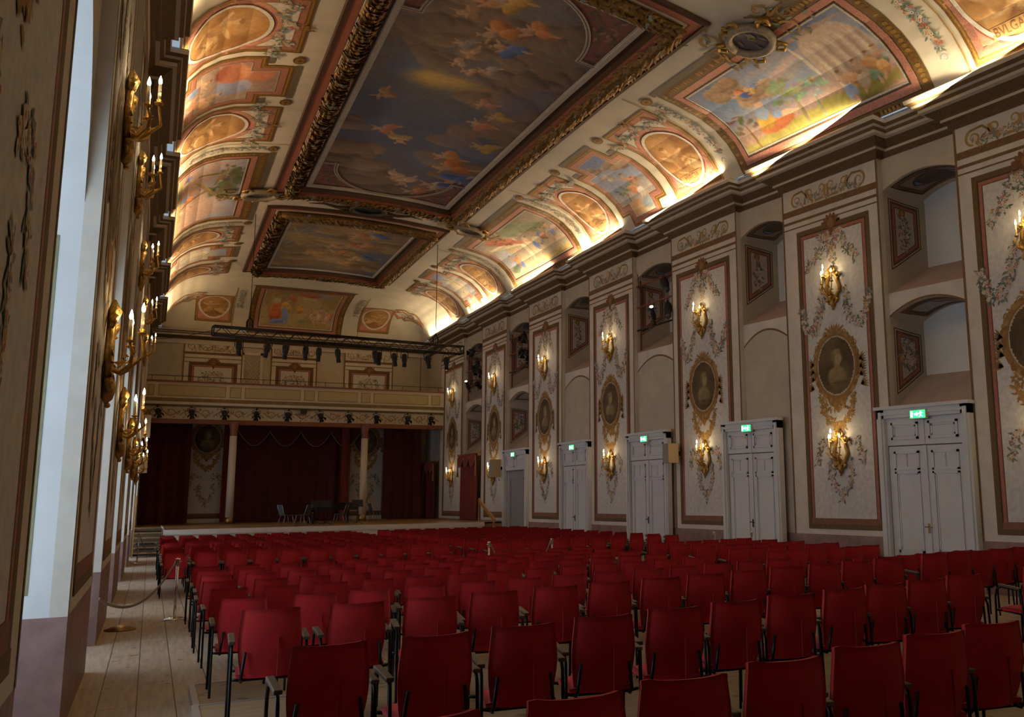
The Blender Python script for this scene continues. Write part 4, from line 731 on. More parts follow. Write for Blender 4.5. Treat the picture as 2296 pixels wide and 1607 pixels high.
def ceiling_painting(x0,x1,y0,y1,big,label,seed):
    xc,yc=(x0+x1)/2,(y0+y1)/2; root=empty('ceiling_painting',CE(xc,yc,0),label=label,cat='ceiling painting',group='framed paintings along the middle of the ceiling')
    rect=[(x0,y0),(x1,y0),(x1,y1),(x0,y1)]
    def band(name,prof,m,ds=.5):     # prof: list of (inward offset, drop)
        mb=MB(); mb.smooth=False
        for i in range(4):
            a,b=[Vector(p) for p in (rect[i],rect[(i+1)%4])]; n=max(1,int((b-a).length/ds))
            for (d0,h0),(d1,h1) in zip(prof,prof[1:]):
                q0=inset(rect,d0);q1=inset(rect,d1); A0,B0,A1,B1=[Vector(q) for q in (q0[i],q0[(i+1)%4],q1[i],q1[(i+1)%4])]
                vs=[];
                for k in range(n+1):
                    t=k/n; p=A0.lerp(B0,t); q=A1.lerp(B1,t); vs+=[CE(p.x,p.y,h0),CE(q.x,q.y,h1)]
                mb.add(vs,[(2*k,2*k+2,2*k+3,2*k+1) for k in range(n)])
        return local(mb.build(name,m),root)
    band('outer_moulding',[(-.06,.01),(-.05,.09),(.03,.10),(.04,.05)],M_dkrec); band('rose_band',[(.03,.06),(.07,.075),(.23,.075),(.27,.05)],M_rosem); band('white_fillet',[(.27,.03),(.28,.10),(.33,.10),(.34,.03)],M_whitem)
    band('recess',[(.55,.30),(.70,.24),(.74,.10),(.86,.07)],M_dkrec); band('inner_red_band',[(.56,.31),(.60,.33),(.66,.30),(.70,.25)],M_redm)
    # laurel roll: a lumpy tube of overlapping leaves with blue ribbons
    lf=MB(); rb=MB(); random.seed(seed); q=inset(rect,.43)
    for i in range(4):
        a,b=Vector(q[i]),Vector(q[(i+1)%4]); d=(b-a).normalized(); nn=Vector((-d.y,d.x)); L=(b-a).length; n=int(L/.15); pts=[];rr=[]
        for k in range(int(L/.5)+1): p=a.lerp(b,min(1,k*.5/L)); pts.append(CE(p.x,p.y,.22)); rr.append(.14)
        p=b; pts.append(CE(p.x,p.y,.22)); rr.append(.14); lf.tube(pts,rr,8)
        for k in range(n):
            p=a.lerp(b,(k+.5)/n)
            for j in range(5):
                ph=PI*(j+.5)/5+random.uniform(-.2,.2); o=.22+.15*sin(ph); w=.175*cos(ph)
                c=Vector(CE(p.x+nn.x*w,p.y+nn.y*w,o)); t3=Vector((d.x,d.y,0)); out=Vector((nn.x*cos(ph),nn.y*cos(ph),-sin(ph))); sd=t3.cross(out)
                e=c+t3*.20+out*random.uniform(.04,.13); lf.add([c-t3*.05,c+sd*.085+out*.02+t3*.06,e,c-sd*.085+out*.02+t3*.06,c+out*.06+t3*.06],[(0,1,4),(1,2,4),(2,3,4),(3,0,4)])
        nb=max(2,int(L/1.35))
        for k in range(nb):
            p=a.lerp(b,(k+.5)/nb); c=Vector(CE(p.x,p.y,.20)); ring=[]
            for j in range(9):
                ph=PI*j/8; ring.append(c+Vector((nn.x*cos(ph),nn.y*cos(ph),-sin(ph)))*.215)
            rb=MB(); rb.add([r+Vector((d.x,d.y,0))*s*.055 for r in ring for s in (-1,1)],[(2*j,2*j+1,2*j+3,2*j+2) for j in range(8)]); local(rb.build('ribbon',M_blueband),root)
    local(lf.build('laurel_roll',M_gleaf),root); None
    I=inset(rect,.84); X0,Y0=I[0];X1,Y1=I[2]; off=.035
    if big:
        band('stone_border',[(.84,.06),(.86,.12),(.98,.12),(1.0,.05)],M_whitem); X0+=.15;X1-=.15;Y0+=.15;Y1-=.15
        # rounded ends with quarter spandrels
        ry=2.2; xm=(X0+X1)/2; rx=(X1-X0)/2-.42
        def inside(u,v):
            for ye,s in ((Y0,1),(Y1,-1)):
                d=(v-ye)*s
                if d<ry: 
                    if abs(u-xm)<=rx and ((u-xm)/rx)**2+((d-ry)/ry)**2<=1: return True
                    return False
            return True
        c=canvas('sky_painting',CE,X0,X1,Y0,Y1,150,420,heaven(seed,True),None,inside,off=off,m=PAINT); local(c,root)
        P=Pt(CE,.09,.004,.2); mb=P
        for ye,s in ((Y0,1),(Y1,-1)):
            arc=[(xm+rx*cos(PI*k/28),ye+s*(ry-ry*sin(PI*k/28))) for k in range(29)]
            path=[(X1,ye+s*ry)]+arc+[(X0,ye+s*ry)]; P.strip(path,.11,(.56,.52,.44),2); P.strip(path,.03,(.20,.15,.1),3)
        P.strip([(X0,Y0),(X1,Y0),(X1,Y1),(X0,Y1)],.05,(.56,.52,.44),2,True); local(P.done('curved_border'),root)
        for j,(ye,s) in enumerate(((Y0,1),(Y1,-1))):
            for t in (-1,1):
                P=Pt(CE,.03,.004,.2)
                n=10
                for k in range(n):     # spandrel between arc and corner
                    xa=xm+t*(rx*.25+(X1-xm-rx*.25)*k/n); xb=xm+t*(rx*.25+(X1-xm-rx*.25)*(k+1)/n)
                    g=lambda x:(ye+s*(ry-ry*math.sqrt(max(0,1-((x-xm)/rx)**2)))) if abs(x-xm)<rx else ye+s*ry
                    P.poly([(xa,ye),(xb,ye),(xb,g(xb)),(xa,g(xa))],(.30,.13,.10),0)
                random.seed(j*2+t); cx,cy=xm+t*(rx*.86),ye+s*ry*.32
                P.scroll(cx,cy,.36,0,1.3,.12,(.24,.17,.09),2,t*s); P.scroll(cx+t*.1,cy+s*.5,.22,1,1.2,.08,(.20,.15,.08),2,-t*s); P.scroll(cx-t*.6,cy-s*.25,.2,1,1.2,.07,(.22,.15,.08),2)
                for k in range(46): 
                    uu=xm+t*random.uniform(rx*.45,X1-xm-.12); dd=random.uniform(.1,ry*.9)
                    if dd<(ry-ry*math.sqrt(max(0,1-((uu-xm)/rx)**2))-.12 if abs(uu-xm)<rx else ry): P.leaf(uu,ye+s*dd,random.uniform(-3,3),.22,.09,random.choice(((.10,.14,.07),(.16,.20,.10),(.22,.15,.08),(.42,.22,.18))),2.5+.01*k)
                local(P.done('corner_spandrel'),root)
    else:
        band('stone_border',[(.84,.06),(.86,.11),(.93,.11),(.95,.05)],M_whitem)
        c=canvas('sky_painting',CE,X0+.09,X1-.09,Y0+.09,Y1-.09,150,190,heaven(seed,False),None,off=off); local(c,root)
ceiling_painting(2.92,9.32,14.2,30.3,True,'huge cloudy sky painting with rounded ends in laurel frame, middle of ceiling',4)
ceiling_painting(2.95,9.2,32.0,41.7,False,'smaller golden cloud painting in laurel frame beyond the huge ceiling painting',8)
def cartouche(x,y,rot,label,dark=False,sc=1.):
    random.seed(int(x*7+y)); root=empty('ceiling_cartouche',CE(x,y,0),label=label,cat='cartouche',group='cartouches of the ceiling')
    M=lambda u,v,o:CE(x+(u*cos(rot)-v*sin(rot))*sc,y+(u*sin(rot)+v*cos(rot))*sc,o)
    P=Pt(M,.03,.006,.2); gold=[(.50,.30,.08),(.36,.20,.05),(.58,.38,.13)]
    if not dark:
        for s in (-1,1):
            P.scroll(s*.8,.45,.26,0,1.3,.07,gold[0],1,s); P.scroll(s*.85,-.3,.26,1,1.3,.07,gold[0],1,-s); P.scroll(s*1.2,.1,.2,2,1.2,.06,gold[1],1,s); P.strip([(s*.4,.5),(s*.8,.2),(s*1.3,.3)],.06,gold[0],1)
            for k in range(22): P.leaf(s*random.uniform(.55,1.5),random.uniform(-.7,.8),random.uniform(-3,3),.2,.07,random.choice(gold+VG),2+.02*k)
        local(P.done('gold_scrolls',None,GILT),root)
    mb=MB(); c1=(.16,.15,.14)
    ring=[];  mb.smooth=True
    mb.tube([M(.5*cos(a),.42*sin(a),.13) for a in [2*PI*k/24 for k in range(25)]],.085,8); local(mb.build('raised_rim',mat('cartouche_rim_dark' if dark else 'cartouche_rim',(.06,.05,.035) if dark else (.36,.30,.22),.5,var=.4,vscale=9.)),root)
    P=Pt(M,.06,.01,.2); P.disc(0,0,.48,.4,(.03,.035,.025) if dark else (.20,.18,.20),0,4,24)
    for k in range(16): P.leaf(random.uniform(-.3,.3),random.uniform(-.25,.25),random.uniform(-3,3),.2,.08,random.choice(((.05,.06,.04),(.10,.09,.05)) if dark else ((.26,.24,.28),(.34,.27,.20),(.16,.16,.22),(.40,.32,.16))),1+.1*k)
    local(P.done('shield'),root)
    mb=MB()
    for s in (-1,1):
        mb.tube([M(s*.48,.2,.12),M(s*.66,.34,.14),M(s*.80,.22,.12),M(s*.72,.08,.1),M(s*.62,.16,.1)],[.07,.06,.05,.04,.02],6); mb.tube([M(s*.35,-.34,.12),M(s*.5,-.52,.13),M(s*.32,-.62,.12),M(s*.2,-.5,.14),M(s*.3,-.46,.12)],[.06,.05,.04,.03,.02],6); mb.tube([M(s*.12,.4,.12),M(s*.22,.56,.14),M(s*.08,.64,.12),M(s*.02,.54,.12)],[.06,.05,.03,.02],6)
    for s in (-1,1):
        if dark: mb.tube([M(s*.5,.0,.12),M(s*.9,.15,.1),M(s*1.3,-.02,.08),M(s*1.7,.14,.06)],[.06,.06,.04,.015],6)
    local(mb.build('scroll_horn',mat('dark_gilt',(.14,.09,.035),.45,.3,var=.5,vscale=12) if dark else M_gilt),root)
cartouche(2.5,30.5,-.1,'painted shield cartouche with gold scrolls between left cove and ceiling frames'); cartouche(9.75,31.1,.1,'painted shield cartouche with gold scrolls between right cove and ceiling frames'); cartouche(6.1,31.15,0,'black cartouche between the two framed ceiling paintings',True,1.15)
cartouche(10.2,13.9,1.6,'grey shield cartouche above the large sleeper fresco'); cartouche(6.4,42.1,3.14,'green leafy cartouche at the foot of the smaller ceiling painting',True,.6)
# ---------------------------------------------------------------- doors, signs, speakers on the right wall
M_door=mat('white_door_paint',(.66,.68,.70),.45,var=.06,vscale=3.)
M_doorline=mat('door_shadow_gap',(.12,.12,.13),.8)
M_brass=mat('old_brass',(.42,.28,.10),.35,.9,var=.3,vscale=20.)
M_black=mat('black_metal',(.012,.012,.012),.45,.4)
M_blackm=mat('matt_black',(.015,.014,.014),.7)
M_chrome=mat('chrome',(.75,.77,.80),.15,1.)
def moulded(mb,p,y0,y1,z0,z1,w=.05,d=.025):   # raised rectangle moulding
    for a,b,c,e in ((y0,y1,z1-w,z1),(y0,y1,z0,z0+w),(y0,y0+w,z0,z1),(y1-w,y1,z0,z1)): mb.box(p,p+d,a,b,c,e)
def door(y0,y1,label,open_=False,brass=False):
    T=lambda p,y,z:WP(XR-p,y,z); base=T(0,(y0+y1)/2,0); root=empty('double_door',base,label=label,cat='door',group='white doors of the long right wall')
    def B(name,mb,m,lab=None,par=None):
        o=mb.build(name,m); o.data.transform(Matrix.Translation(-Vector(base))); o.parent=par or root
        if lab:o['label']=lab
        return o
    W=.20; TOP=3.80
    mb=MB(T)
    for a,b in ((y0,y0+W),(y1-W,y1)):
        for k in range(6): mb.box(-.02,.12,a,b,k*(TOP)/6,(k+1)*TOP/6)
        mb.box(.12,.15,a+.05,b-.07,0,TOP-.1)
    mb.box(-.02,.12,y0,y1,TOP-.24,TOP); mb.box(0,.17,y0-.04,y1+.04,TOP-.05,TOP+.02); mb.box(.12,.145,y0+.1,y1-.1,TOP-.17,TOP-.11); B('door_frame',mb,M_door)
    a,b=y0+W,y1-W; c=(a+b)/2; zt=2.95
    tr=MB(T); tr.box(-.02,.05,a,b,zt+.02,TOP-.24)
    for u,v in ((a,c),(c,b)): moulded(tr,.05,u+.13,v-.13,zt+.14,TOP-.34); moulded(tr,.05,u+.2,v-.2,zt+.21,TOP-.41,.03,.012)
    tr.box(.05,.065,c-.03,c+.03,zt+.03,TOP-.24); B('transom_panel',tr,M_door)
    if open_:
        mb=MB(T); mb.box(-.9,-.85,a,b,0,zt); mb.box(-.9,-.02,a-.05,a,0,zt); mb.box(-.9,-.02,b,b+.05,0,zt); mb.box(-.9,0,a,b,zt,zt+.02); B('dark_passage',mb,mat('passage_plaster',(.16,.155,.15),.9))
        lf=MB(T); lf.obox((-.45,b-.1,zt/2),(.42,.05,0),(0,.025,0),(0,0,zt/2)); B('door_leaf',lf,M_door)
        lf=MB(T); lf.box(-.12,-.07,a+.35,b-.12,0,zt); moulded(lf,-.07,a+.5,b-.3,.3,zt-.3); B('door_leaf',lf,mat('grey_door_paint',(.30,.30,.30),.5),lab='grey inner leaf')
        return root
    gp=MB(T); gp.box(.0,.035,c-.006,c+.006,0,zt); gp.box(0,.035,a,b,zt-.004,zt+.02); gp.box(0,.036,a-.004,a+.006,0,zt); gp.box(0,.036,b-.006,b+.004,0,zt); B('door_gap',gp,M_doorline)
    for u,v in ((a,c),(c,b)):
        lf=MB(T)
        for k in range(5): lf.box(-.02,.03,u+.006,v-.006,k*zt/5,(k+1)*zt/5)
        moulded(lf,.03,u+.16,v-.16,2.42,2.84); moulded(lf,.03,u+.16,v-.16,.62,2.38); moulded(lf,.03,u+.22,v-.22,.68,2.32,.025,.012); moulded(lf,.03,u+.16,v-.16,.16,.55); moulded(lf,.03,(u+v)/2-.015,(u+v)/2+.015,2.5,2.78,.01,.01)
        B('door_leaf',lf,M_door)
    lf=MB(T); lf.box(.03,.055,c-.045,c+.045,0,zt); B('door_astragal',lf,M_door)
    h=MB(T); h.box(.055,.065,c-.025-.0,c+.025,1.0,1.20); h.tube([(.06,c,1.13),(.11,c,1.13),(.12,c-.06,1.13),(.12,c-.13,1.12)],.012,6); h.tube([(.06,c,1.13),(.11,c,1.13),(.12,c+.05,1.13)],.012,6); B('door_handle',h,M_brass if brass else M_blackm,'brass handle' if brass else 'black handle')
    return root
DOORS=[(11.44,13.8,'nearest',False,True),(17.09,19.52,'second nearest',False,False),(22.31,24.88,'third nearest',False,False),(27.62,30.12,'fourth nearest',False,False),(33.38,36.1,'half-open',True,False)]
M_exit=mat('exit_sign_green',(.02,.35,.10),.4,emit=(.02,.60,.16),estr=3.2); M_exitw=mat('exit_sign_white',(.8,1,.85),.4,emit=(.75,1.,.8),estr=6.)
SIGNL=[]
for y0,y1,n,op,br in DOORS:
    door(y0,y1,('tall white double door, %s one on the right wall'%n) if not op else 'tall white doorway with open leaf, near the stage',op,br)
    yc=(y0+y1)/2-.0; T=lambda p,y,z:WP(XR-p,y,z); base=T(.14,yc,3.6); root=empty('exit_sign',base,label='small green lit exit sign above the %s white door'%n,cat='exit sign',group='green exit signs')
    def B(name,mb,m): o=mb.build(name,m); o.data.transform(Matrix.Translation(-Vector(base))); o.parent=root
    w=.19; s=1. 
    mb=MB(T); mb.box(.12,.18,yc-w-.02,yc+w+.02,3.5,3.70); B('sign_housing',mb,mat('pale_sign_plastic',(.6,.66,.45),.5))
    mb=MB(T); mb.box(.18,.185,yc-w,yc+w,3.52,3.68); B('green_panel',mb,M_exit)
    mb=MB(T); X=.187
    Q=lambda pts: mb.add([(X,yc-a*s,3.6+b) for a,b in pts],[tuple(range(len(pts)))])
    Q([(-.17,-.06),(-.12,-.06),(-.12,.06),(-.17,.06)]); Q([(-.08,-.02),(-.02,-.02),(-.02,-.05),(.03,0),(-.02,.05),(-.02,.02),(-.08,.02)])     # door and arrow
    Q([(.085+.018*cos(k),.048+.018*sin(k)) for k in range(6)]); Q([(.06,.03),(.11,.03),(.10,-.02),(.07,-.02)]); Q([(.07,-.02),(.085,-.02),(.06,-.065),(.04,-.06)]); Q([(.09,-.02),(.105,-.02),(.135,-.05),(.12,-.062)]); Q([(.105,.03),(.11,.02),(.145,.01),(.14,.025)]); Q([(.062,.03),(.068,.015),(.035,.0),(.03,.015)])
    B('running_figure',mb,M_exitw); SIGNL.append(WP(XR-.3,yc,3.6))
def speaker(name,base,T,y0,y1,p0,p1,z0,z1,label,fc=(.33,.31,.27),sc_=(.50,.38,.22)):
    root=empty(name,base,label=label,cat='loudspeaker'); B=lambda n,mb,m:(lambda o:(o.data.transform(Matrix.Translation(-Vector(base))),setattr(o,'parent',root)))(mb.build(n,m))
    mb=MB(T); mb.box(p0,p1,y0,y1,z0,z1); B('cabinet',mb,mat(name+'_side',sc_,.5)); mb=MB(T); mb.box(p1,p1+.012,y0+.005,y1-.005,z0+.005,z1-.005); mb.box(p0+.01,p1+.01,y1,y1+.01,z0+.01,z1-.01); B('grille',mb,mat(name+'_grille',fc,.8,bump=.3,bscale=200))
    mb=MB(T); mb.box(-.0,p0,(y0+y1)/2-.04,(y0+y1)/2+.04,(z0+z1)/2-.06,(z0+z1)/2+.06); B('wall_bracket',mb,M_black)
TR=lambda p,y,z:WP(XR-p,y,z); TL=lambda p,y,z:(XL+p,y,z)
speaker('wall_speaker',TR(.1,21.9,2.9),TR,21.65,21.95,.14,.46,2.80,3.36,'box loudspeaker with wooden side, left of the third nearest door')
speaker('wall_speaker_far',TR(.1,36.4,2.9),TR,36.25,36.6,.14,.5,2.72,3.46,'grey box loudspeaker beside the half-open door')
speaker('white_speaker',TL(.1,32.5,4.2),TL,32.3,32.7,.10,.34,3.85,4.55,'upper pale loudspeaker on the window wall near the stage',(.52,.50,.46),(.55,.53,.5)); speaker('white_speaker_low',TL(.1,33.5,3),TL,33.4,33.8,.10,.32,2.78,3.35,'lower pale loudspeaker on the window wall near the stage',(.50,.48,.46),(.55,.53,.5))
# ---------------------------------------------------------------- gilded candle sconces
M_wax=mat('ivory_candle',(.72,.66,.52),.5); M_flame=mat('candle_bulb',(1,.9,.7),.3,emit=(1.,.80,.50),estr=38.)
def make_sconce():
    r=empty('wall_sconce',(0,0,0)); bp=MB(); random.seed(2)    # local frame: +x out of the wall, y along it, z up
    path=[]; n=40
    for k in range(n+1):
        a=2*PI*k/n; rr=1+.10*cos(3*a)+.05*cos(7*a); path.append((.03,.27*sin(a)*rr,-.02+.36*cos(a)*rr))
    bp.tube(path,.05,6,False)
    for s in (-1,1):
        bp.tube([(.04,s*.20,.26),(.07,s*.30,.33),(.06,s*.36,.26),(.05,s*.31,.20)],[.045,.05,.04,.02],6); bp.tube([(.04,s*.12,-.38),(.06,s*.22,-.44),(.05,s*.14,-.52),(.04,s*.07,-.46)],[.05,.05,.04,.02],6); bp.tube([(.04,s*.08,.36),(.06,s*.17,.46),(.05,s*.08,.54)],[.05,.045,.02],6)
    bp.tube([(.03,0,-.34),(.05,0,-.50),(.04,0,-.62),(.03,0,-.68)],[.07,.085,.06,.015],8); bp.tube([(.03,0,.34),(.06,0,.46),(.04,0,.60)],[.06,.08,.02],8); bp.ball((.05,0,-.70),.035,6)
    for k in range(26): a=random.uniform(0,2*PI); c=Vector((.07,.27*sin(a),-.02+.36*cos(a))); d=Vector((0,sin(a+random.uniform(-1,1)),cos(a+random.uniform(-1,1)))); sd=d.cross(Vector((1,0,0))); bp.add([c-d*.03,c+sd*.03+d*.03,c+d*.12+Vector((.03,0,0)),c-sd*.03+d*.03],[(0,1,2,3)])
    bp.build('cartouche_backplate',M_gilt,r)
    ends=[(.24,-.22,.06),(.36,.0,.20),(.24,.22,.06)]
    for i,(x,y,z) in enumerate(ends):
        am=MB(); am.tube([(.05,0,-.25),(.16,y*.3,-.30),(.26,y*.8,-.22),(x+.04,y*1.15,-.08),(x,y,z)],[.03,.028,.024,.02,.016],7)
        for k in range(8): t=k/8; c=Vector((.1+.2*t,y*t,-.27+.2*t)); d=Vector((random.uniform(-1,1),random.uniform(-1,1),random.uniform(-.2,1))).normalized(); sd=d.cross(Vector((1,.3,0))).normalized(); am.add([c,c+sd*.022+d*.05,c+d*.12,c-sd*.022+d*.05],[(0,1,2,3)])
        am.lathe([(.012,-.02),(.05,0),(.055,.015),(.02,.02),(.028,.06)],(x,y,z),10); a=am.build('candle_arm',M_gilt,r)
        cn=MB(); cn.lathe([(.02,.03),(.02,.27)],(x,y,z),10); cn.build('candle',M_wax,a); fl=MB(); fl.lathe([(.004,.27),(.019,.285),(.023,.31),(.017,.345),(.008,.375),(.001,.395)],(x,y,z),10); fl.build('bulb',M_flame,a)
    return r
proto=make_sconce(); first=True
PW=['cut by the right edge','left of the nearest door','left of the second nearest door','left of the third nearest door','left of the fourth nearest door','left of the half-open door','nearest the stage']
def put(loc,rz,label,group):
    global first
    o=proto if first else copy_tree(proto); first=False; o.location=loc; o.rotation_euler=(0,0,rz); o.scale=(.76 if rz else .82,)*3; tag(o,label,'wall light',group)
    d=1 if rz==0 else -1; SCONCE_PTS.append((loc[0]+d*.30,loc[1],loc[2]+.30))
for i,((yc,hw),w) in enumerate(zip(PAN,PW)):
    for z,n in ((6.86,'upper'),(2.93,'lower')): put(WP(XR-.02,yc,z),PI,'gilded %s candle sconce on the right wall pier %s'%(n,w),'gilded sconces of the right wall')
LW_=['nearest','second','third','fourth','fifth']
for i,(yc,hw) in enumerate(LP[1:]):
    for z,n in ((5.75 if i==0 else 6.6,'upper'),(3.28 if i==0 else 2.95,'lower')): put((XL+.02,yc+(.45 if i==0 else 0),z),0,'gilded %s candle sconce on the left wall, %s pier from the camera'%(n,LW_[i]),'gilded sconces of the window wall')
# ---------------------------------------------------------------- stage and gallery
M_stagefl=plank_mat('stage_boards',(.34,.20,.075),(.27,.15,.05),.14,2.2,True,.35,(.08,.04,.02))
M_stwhite=mat('white_stage_edge',(.66,.64,.60),.6,var=.08); M_curt=mat('dark_red_velvet',(.085,.012,.010),.9,var=.3,vscale=2.,sheen=.3); M_curt2=mat('red_velvet',(.20,.025,.016),.85,var=.3,vscale=2.5,sheen=.3)
M_beam=mat('red_brown_beam',(.24,.08,.035),.5,var=.2); M_gal=mat('gallery_cream_paint',(.60,.52,.37),.7,var=.1,vscale=2.); M_galp=mat('gallery_ochre_panel',(.46,.37,.19),.7,var=.12,vscale=3.); M_ochl=mat('gallery_olive_line',(.28,.20,.06),.7)
root=empty('stage',(6.2,36,0),label='raised wooden stage with white front edge at the end of the hall',cat='stage'); L0=(6.2,36,0)
def loc_(mb,n,m,par,L,**k): o=mb.build(n,m,**k); o.data.transform(Matrix.Translation(-Vector(L))); o.parent=par; return o
mb=MB(); mb.quad((-.49,36.02,.86),(11.97,35.82,.86),(11.97,YW-.1,.86),(-.49,YW-.1,.86)); mb.quad((11.97,36.3,.86),(12.99,36.3,.86),(12.99,YW-.1,.86),(11.97,YW-.1,.86)); loc_(mb,'stage_floor',M_stagefl,root,L0)
mb=MB(); mb.extr([(.44,35.98),(12.0,35.72),(12.0,35.9),(.44,36.16)],lambda x,y:(x,y,.70),lambda x,y:(x,y,.875)); mb.extr([(.50,36.04),(11.95,35.78),(11.95,35.95),(.50,36.2)],lambda x,y:(x,y,0),lambda x,y:(x,y,.70)); mb.extr([(.44,36.16),(.50,36.16),(.50,YW-4),(.44,YW-4)],lambda x,y:(x,y,0),lambda x,y:(x,y,.87)); loc_(mb,'stage_edge',M_stwhite,root,L0)
# steps at both ends
M_step=mat('worn_wood',(.34,.22,.10),.6,var=.3,vscale=6.)
root=empty('stage_steps',(0,35.3,0),label='wooden steps up to the stage beside the window wall',cat='steps'); L=(0,35.3,0)
for k in range(5):
    z=.86*(k+1)/5.3; y=35.15+k*.2; mb=MB(); mb.box(-.47,.40,y,y+.24,z-.045,z); loc_(mb,'tread',M_step,root,L); mb=MB(); mb.box(-.47,.40,y+.2,y+.22,z,z+.12); loc_(mb,'riser',mat('dark_step_wood',(.10,.06,.03),.7),root,L)
mb=MB(); mb.box(-.36,.20,35.345,35.35,.24,.30); mb.box(-.36,.2,35.545,35.55,.40,.47); loc_(mb,'vent_slot',M_blackm,root,L)
mb=MB(); mb.box(-.47,-.42,35.1,35.16,0,2.05); loc_(mb,'post',mat('orange_wood',(.40,.19,.05),.5),root,L)
root=empty('stage_stairs',(12.5,35.8,0),label='stairs with wooden handrail at the right end of the stage',cat='steps'); L=(12.5,35.8,0)
for k in range(4): mb=MB(); mb.box(12.03,12.95,35.2+k*.27,35.47+k*.27,0,.2*(k+1)); loc_(mb,'tread',M_step,root,L)
mb=MB(); mw=mat('orange_wood'); mb.obox((12.2,36.05,1.35),(0,1.02,.42),(.035,0,0),(0,-.03,.07)); loc_(mb,'handrail',mw,root,L)
for y,z in ((35.15,.93),(37.05,1.72)): mb=MB(); mb.box(12.17,12.23,y-.03,y+.03,.0 if y<36 else .86,z); loc_(mb,'baluster_post',mw,root,L)
# columns
for i,x in enumerate((3.15,9.0)):
    root=empty('stage_column',(x,45,.86),label='cream column with red brown head, %s of the two under the gallery'%('left','right')[i],cat='column',group='columns under the gallery'); L=(x,45,.86)
    mb=MB(); mb.lathe([(.17,1.16),(.165,2.5),(.155,4.8)],(x,45,0),20); loc_(mb,'shaft',mat('cream_column',(.58,.50,.40),.5,var=.1),root,L)
    mb=MB(); mb.lathe([(.155,4.8),(.16,4.82),(.17,5.1),(.22,5.38),(.22,5.45)],(x,45,0),8); loc_(mb,'column_head',M_beam,root,L); mb=MB(); mb.lathe([(.19,.86),(.19,1.0),(.175,1.16)],(x,45,0),20); loc_(mb,'brass_foot',M_brass,root,L)
# gallery
root=empty('gallery',(6.2,45.4,5.5),label='painted cream gallery with panelled parapet above the stage',cat='balcony'); L=(6.2,45.4,5.5)
def GBx(n,m,y0,y1,z0,z1,x0=-.49,x1=12.99): mb=MB(); mb.box(x0,x1,y0,y1,z0,z1); return loc_(mb,n,m,root,L)
GBx('red_beam',M_beam,45.42,45.9,5.36,5.56); GBx('parapet',M_gal,45.4,45.5,6.45,7.22); GBx('frieze_board',M_gal,45.5,45.6,5.56,6.16); GBx('gallery_floor',M_step,45.5,YW-.1,6.3,6.42)
for n,m,y,z0,z1 in (('handrail_moulding',M_beam,45.33,7.22,7.29),('moulding',mat('olive_moulding',(.22,.15,.05),.6,var=.3),45.36,6.33,6.45),('white_moulding',M_lightm,45.34,6.21,6.33),('dark_moulding',mat('olive_moulding'),45.44,6.12,6.21),('moulding',mat('olive_moulding'),45.38,6.45,6.50)): GBx(n,m,y,45.52,z0,z1)
for a,b in ((-.42,-.17),(-.01,2.76),(2.92,3.41),(3.56,6.02),(6.18,6.66),(6.81,8.68),(8.84,9.29),(9.45,12.18),(12.35,12.8)):
    mb=MB(); mb.box(a,b,45.385,45.4,6.58,7.08); pp_=loc_(mb,'parapet_panel',M_ochl,root,L); mb=MB(); mb.box(a+.035,b-.035,45.378,45.386,6.615,7.045); mb.build('panel_field',M_galp,pp_).data.transform(Matrix.Translation(-Vector(L)))
P=Pt(lambda x,z,o:(x,45.5-o,z),.004,.002); random.seed(4)
for k in range(19):
    x=-.15+k*.70; s=1 if k%2 else -1; P.scroll(x,5.84,.17,0,1.4,.05,(.36,.24,.08),1,s); P.strip([(x-.35,5.84+s*.1),(x,5.84-s*.16),(x+.35,5.84+s*.1)],.035,(.26,.17,.06),1); P.flower(x,5.84,.07,(.60,.50,.36),(.4,.25,.1),3)
    for q in range(9): P.leaf(x+random.uniform(-.3,.3),5.84+random.uniform(-.18,.18),random.uniform(-3,3),.13,.05,random.choice(((.30,.22,.08),(.42,.30,.12),(.22,.18,.08))),2)
o=P.done('painted_frieze'); o.data.transform(Matrix.Translation(-Vector(L))); o.parent=root
mb=MB(); mb.tube([(-.45,45.42,7.50),(12.95,45.42,7.50)],.012,6); loc_(mb,'top_rail',M_blackm,root,L)
for k in range(15): mb=MB(); mb.box(-.3+k*.93-.01,-.3+k*.93+.01,45.41,45.43,7.28,7.50); loc_(mb,'rail_post',M_blackm,root,L)
# lattice door on the gallery
root=empty('lattice_door',(4.12,YW-.05,8),label='white lattice door on the end wall above the gallery',cat='door'); L=(4.12,YW-.05,8); ml=mat('white_lattice',(.66,.60,.50),.6)
mb=MB()
for a,b,c,d in ((3.62,3.74,6.4,9.33),(4.5,4.62,6.4,9.33),(3.62,4.62,9.2,9.33)): mb.box(a,b,YW-.08,YW-.02,c,d)
loc_(mb,'frame',ml,root,L)
mb=MB(); mb.quad((3.7,YW-.02,6.4),(4.55,YW-.02,6.4),(4.55,YW-.02,9.3),(3.7,YW-.02,9.3)); loc_(mb,'backing',mat('dim_opening',(.40,.34,.26),.8),root,L)
mb=MB()
for k in range(-6,16):
    for s in (-1,1):
        x0,z0=3.74,6.4+k*.22; x1,z1=4.5,z0+s*.9
        a,b=(z0,z1)
        if max(a,b)<9.2 and min(a,b)>6.4: mb.tube([(x0,YW-.05,a),(x1,YW-.05,b)],.014,4)
for s in (-1,1): mb.tube([(4.12+s*(.08+.16*sin(a*.5)),YW-.05,8.95+.16*cos(a)) for a in np.arange(0,6.3,.5)],.015,4)
loc_(mb,'lattice',ml,root,L)
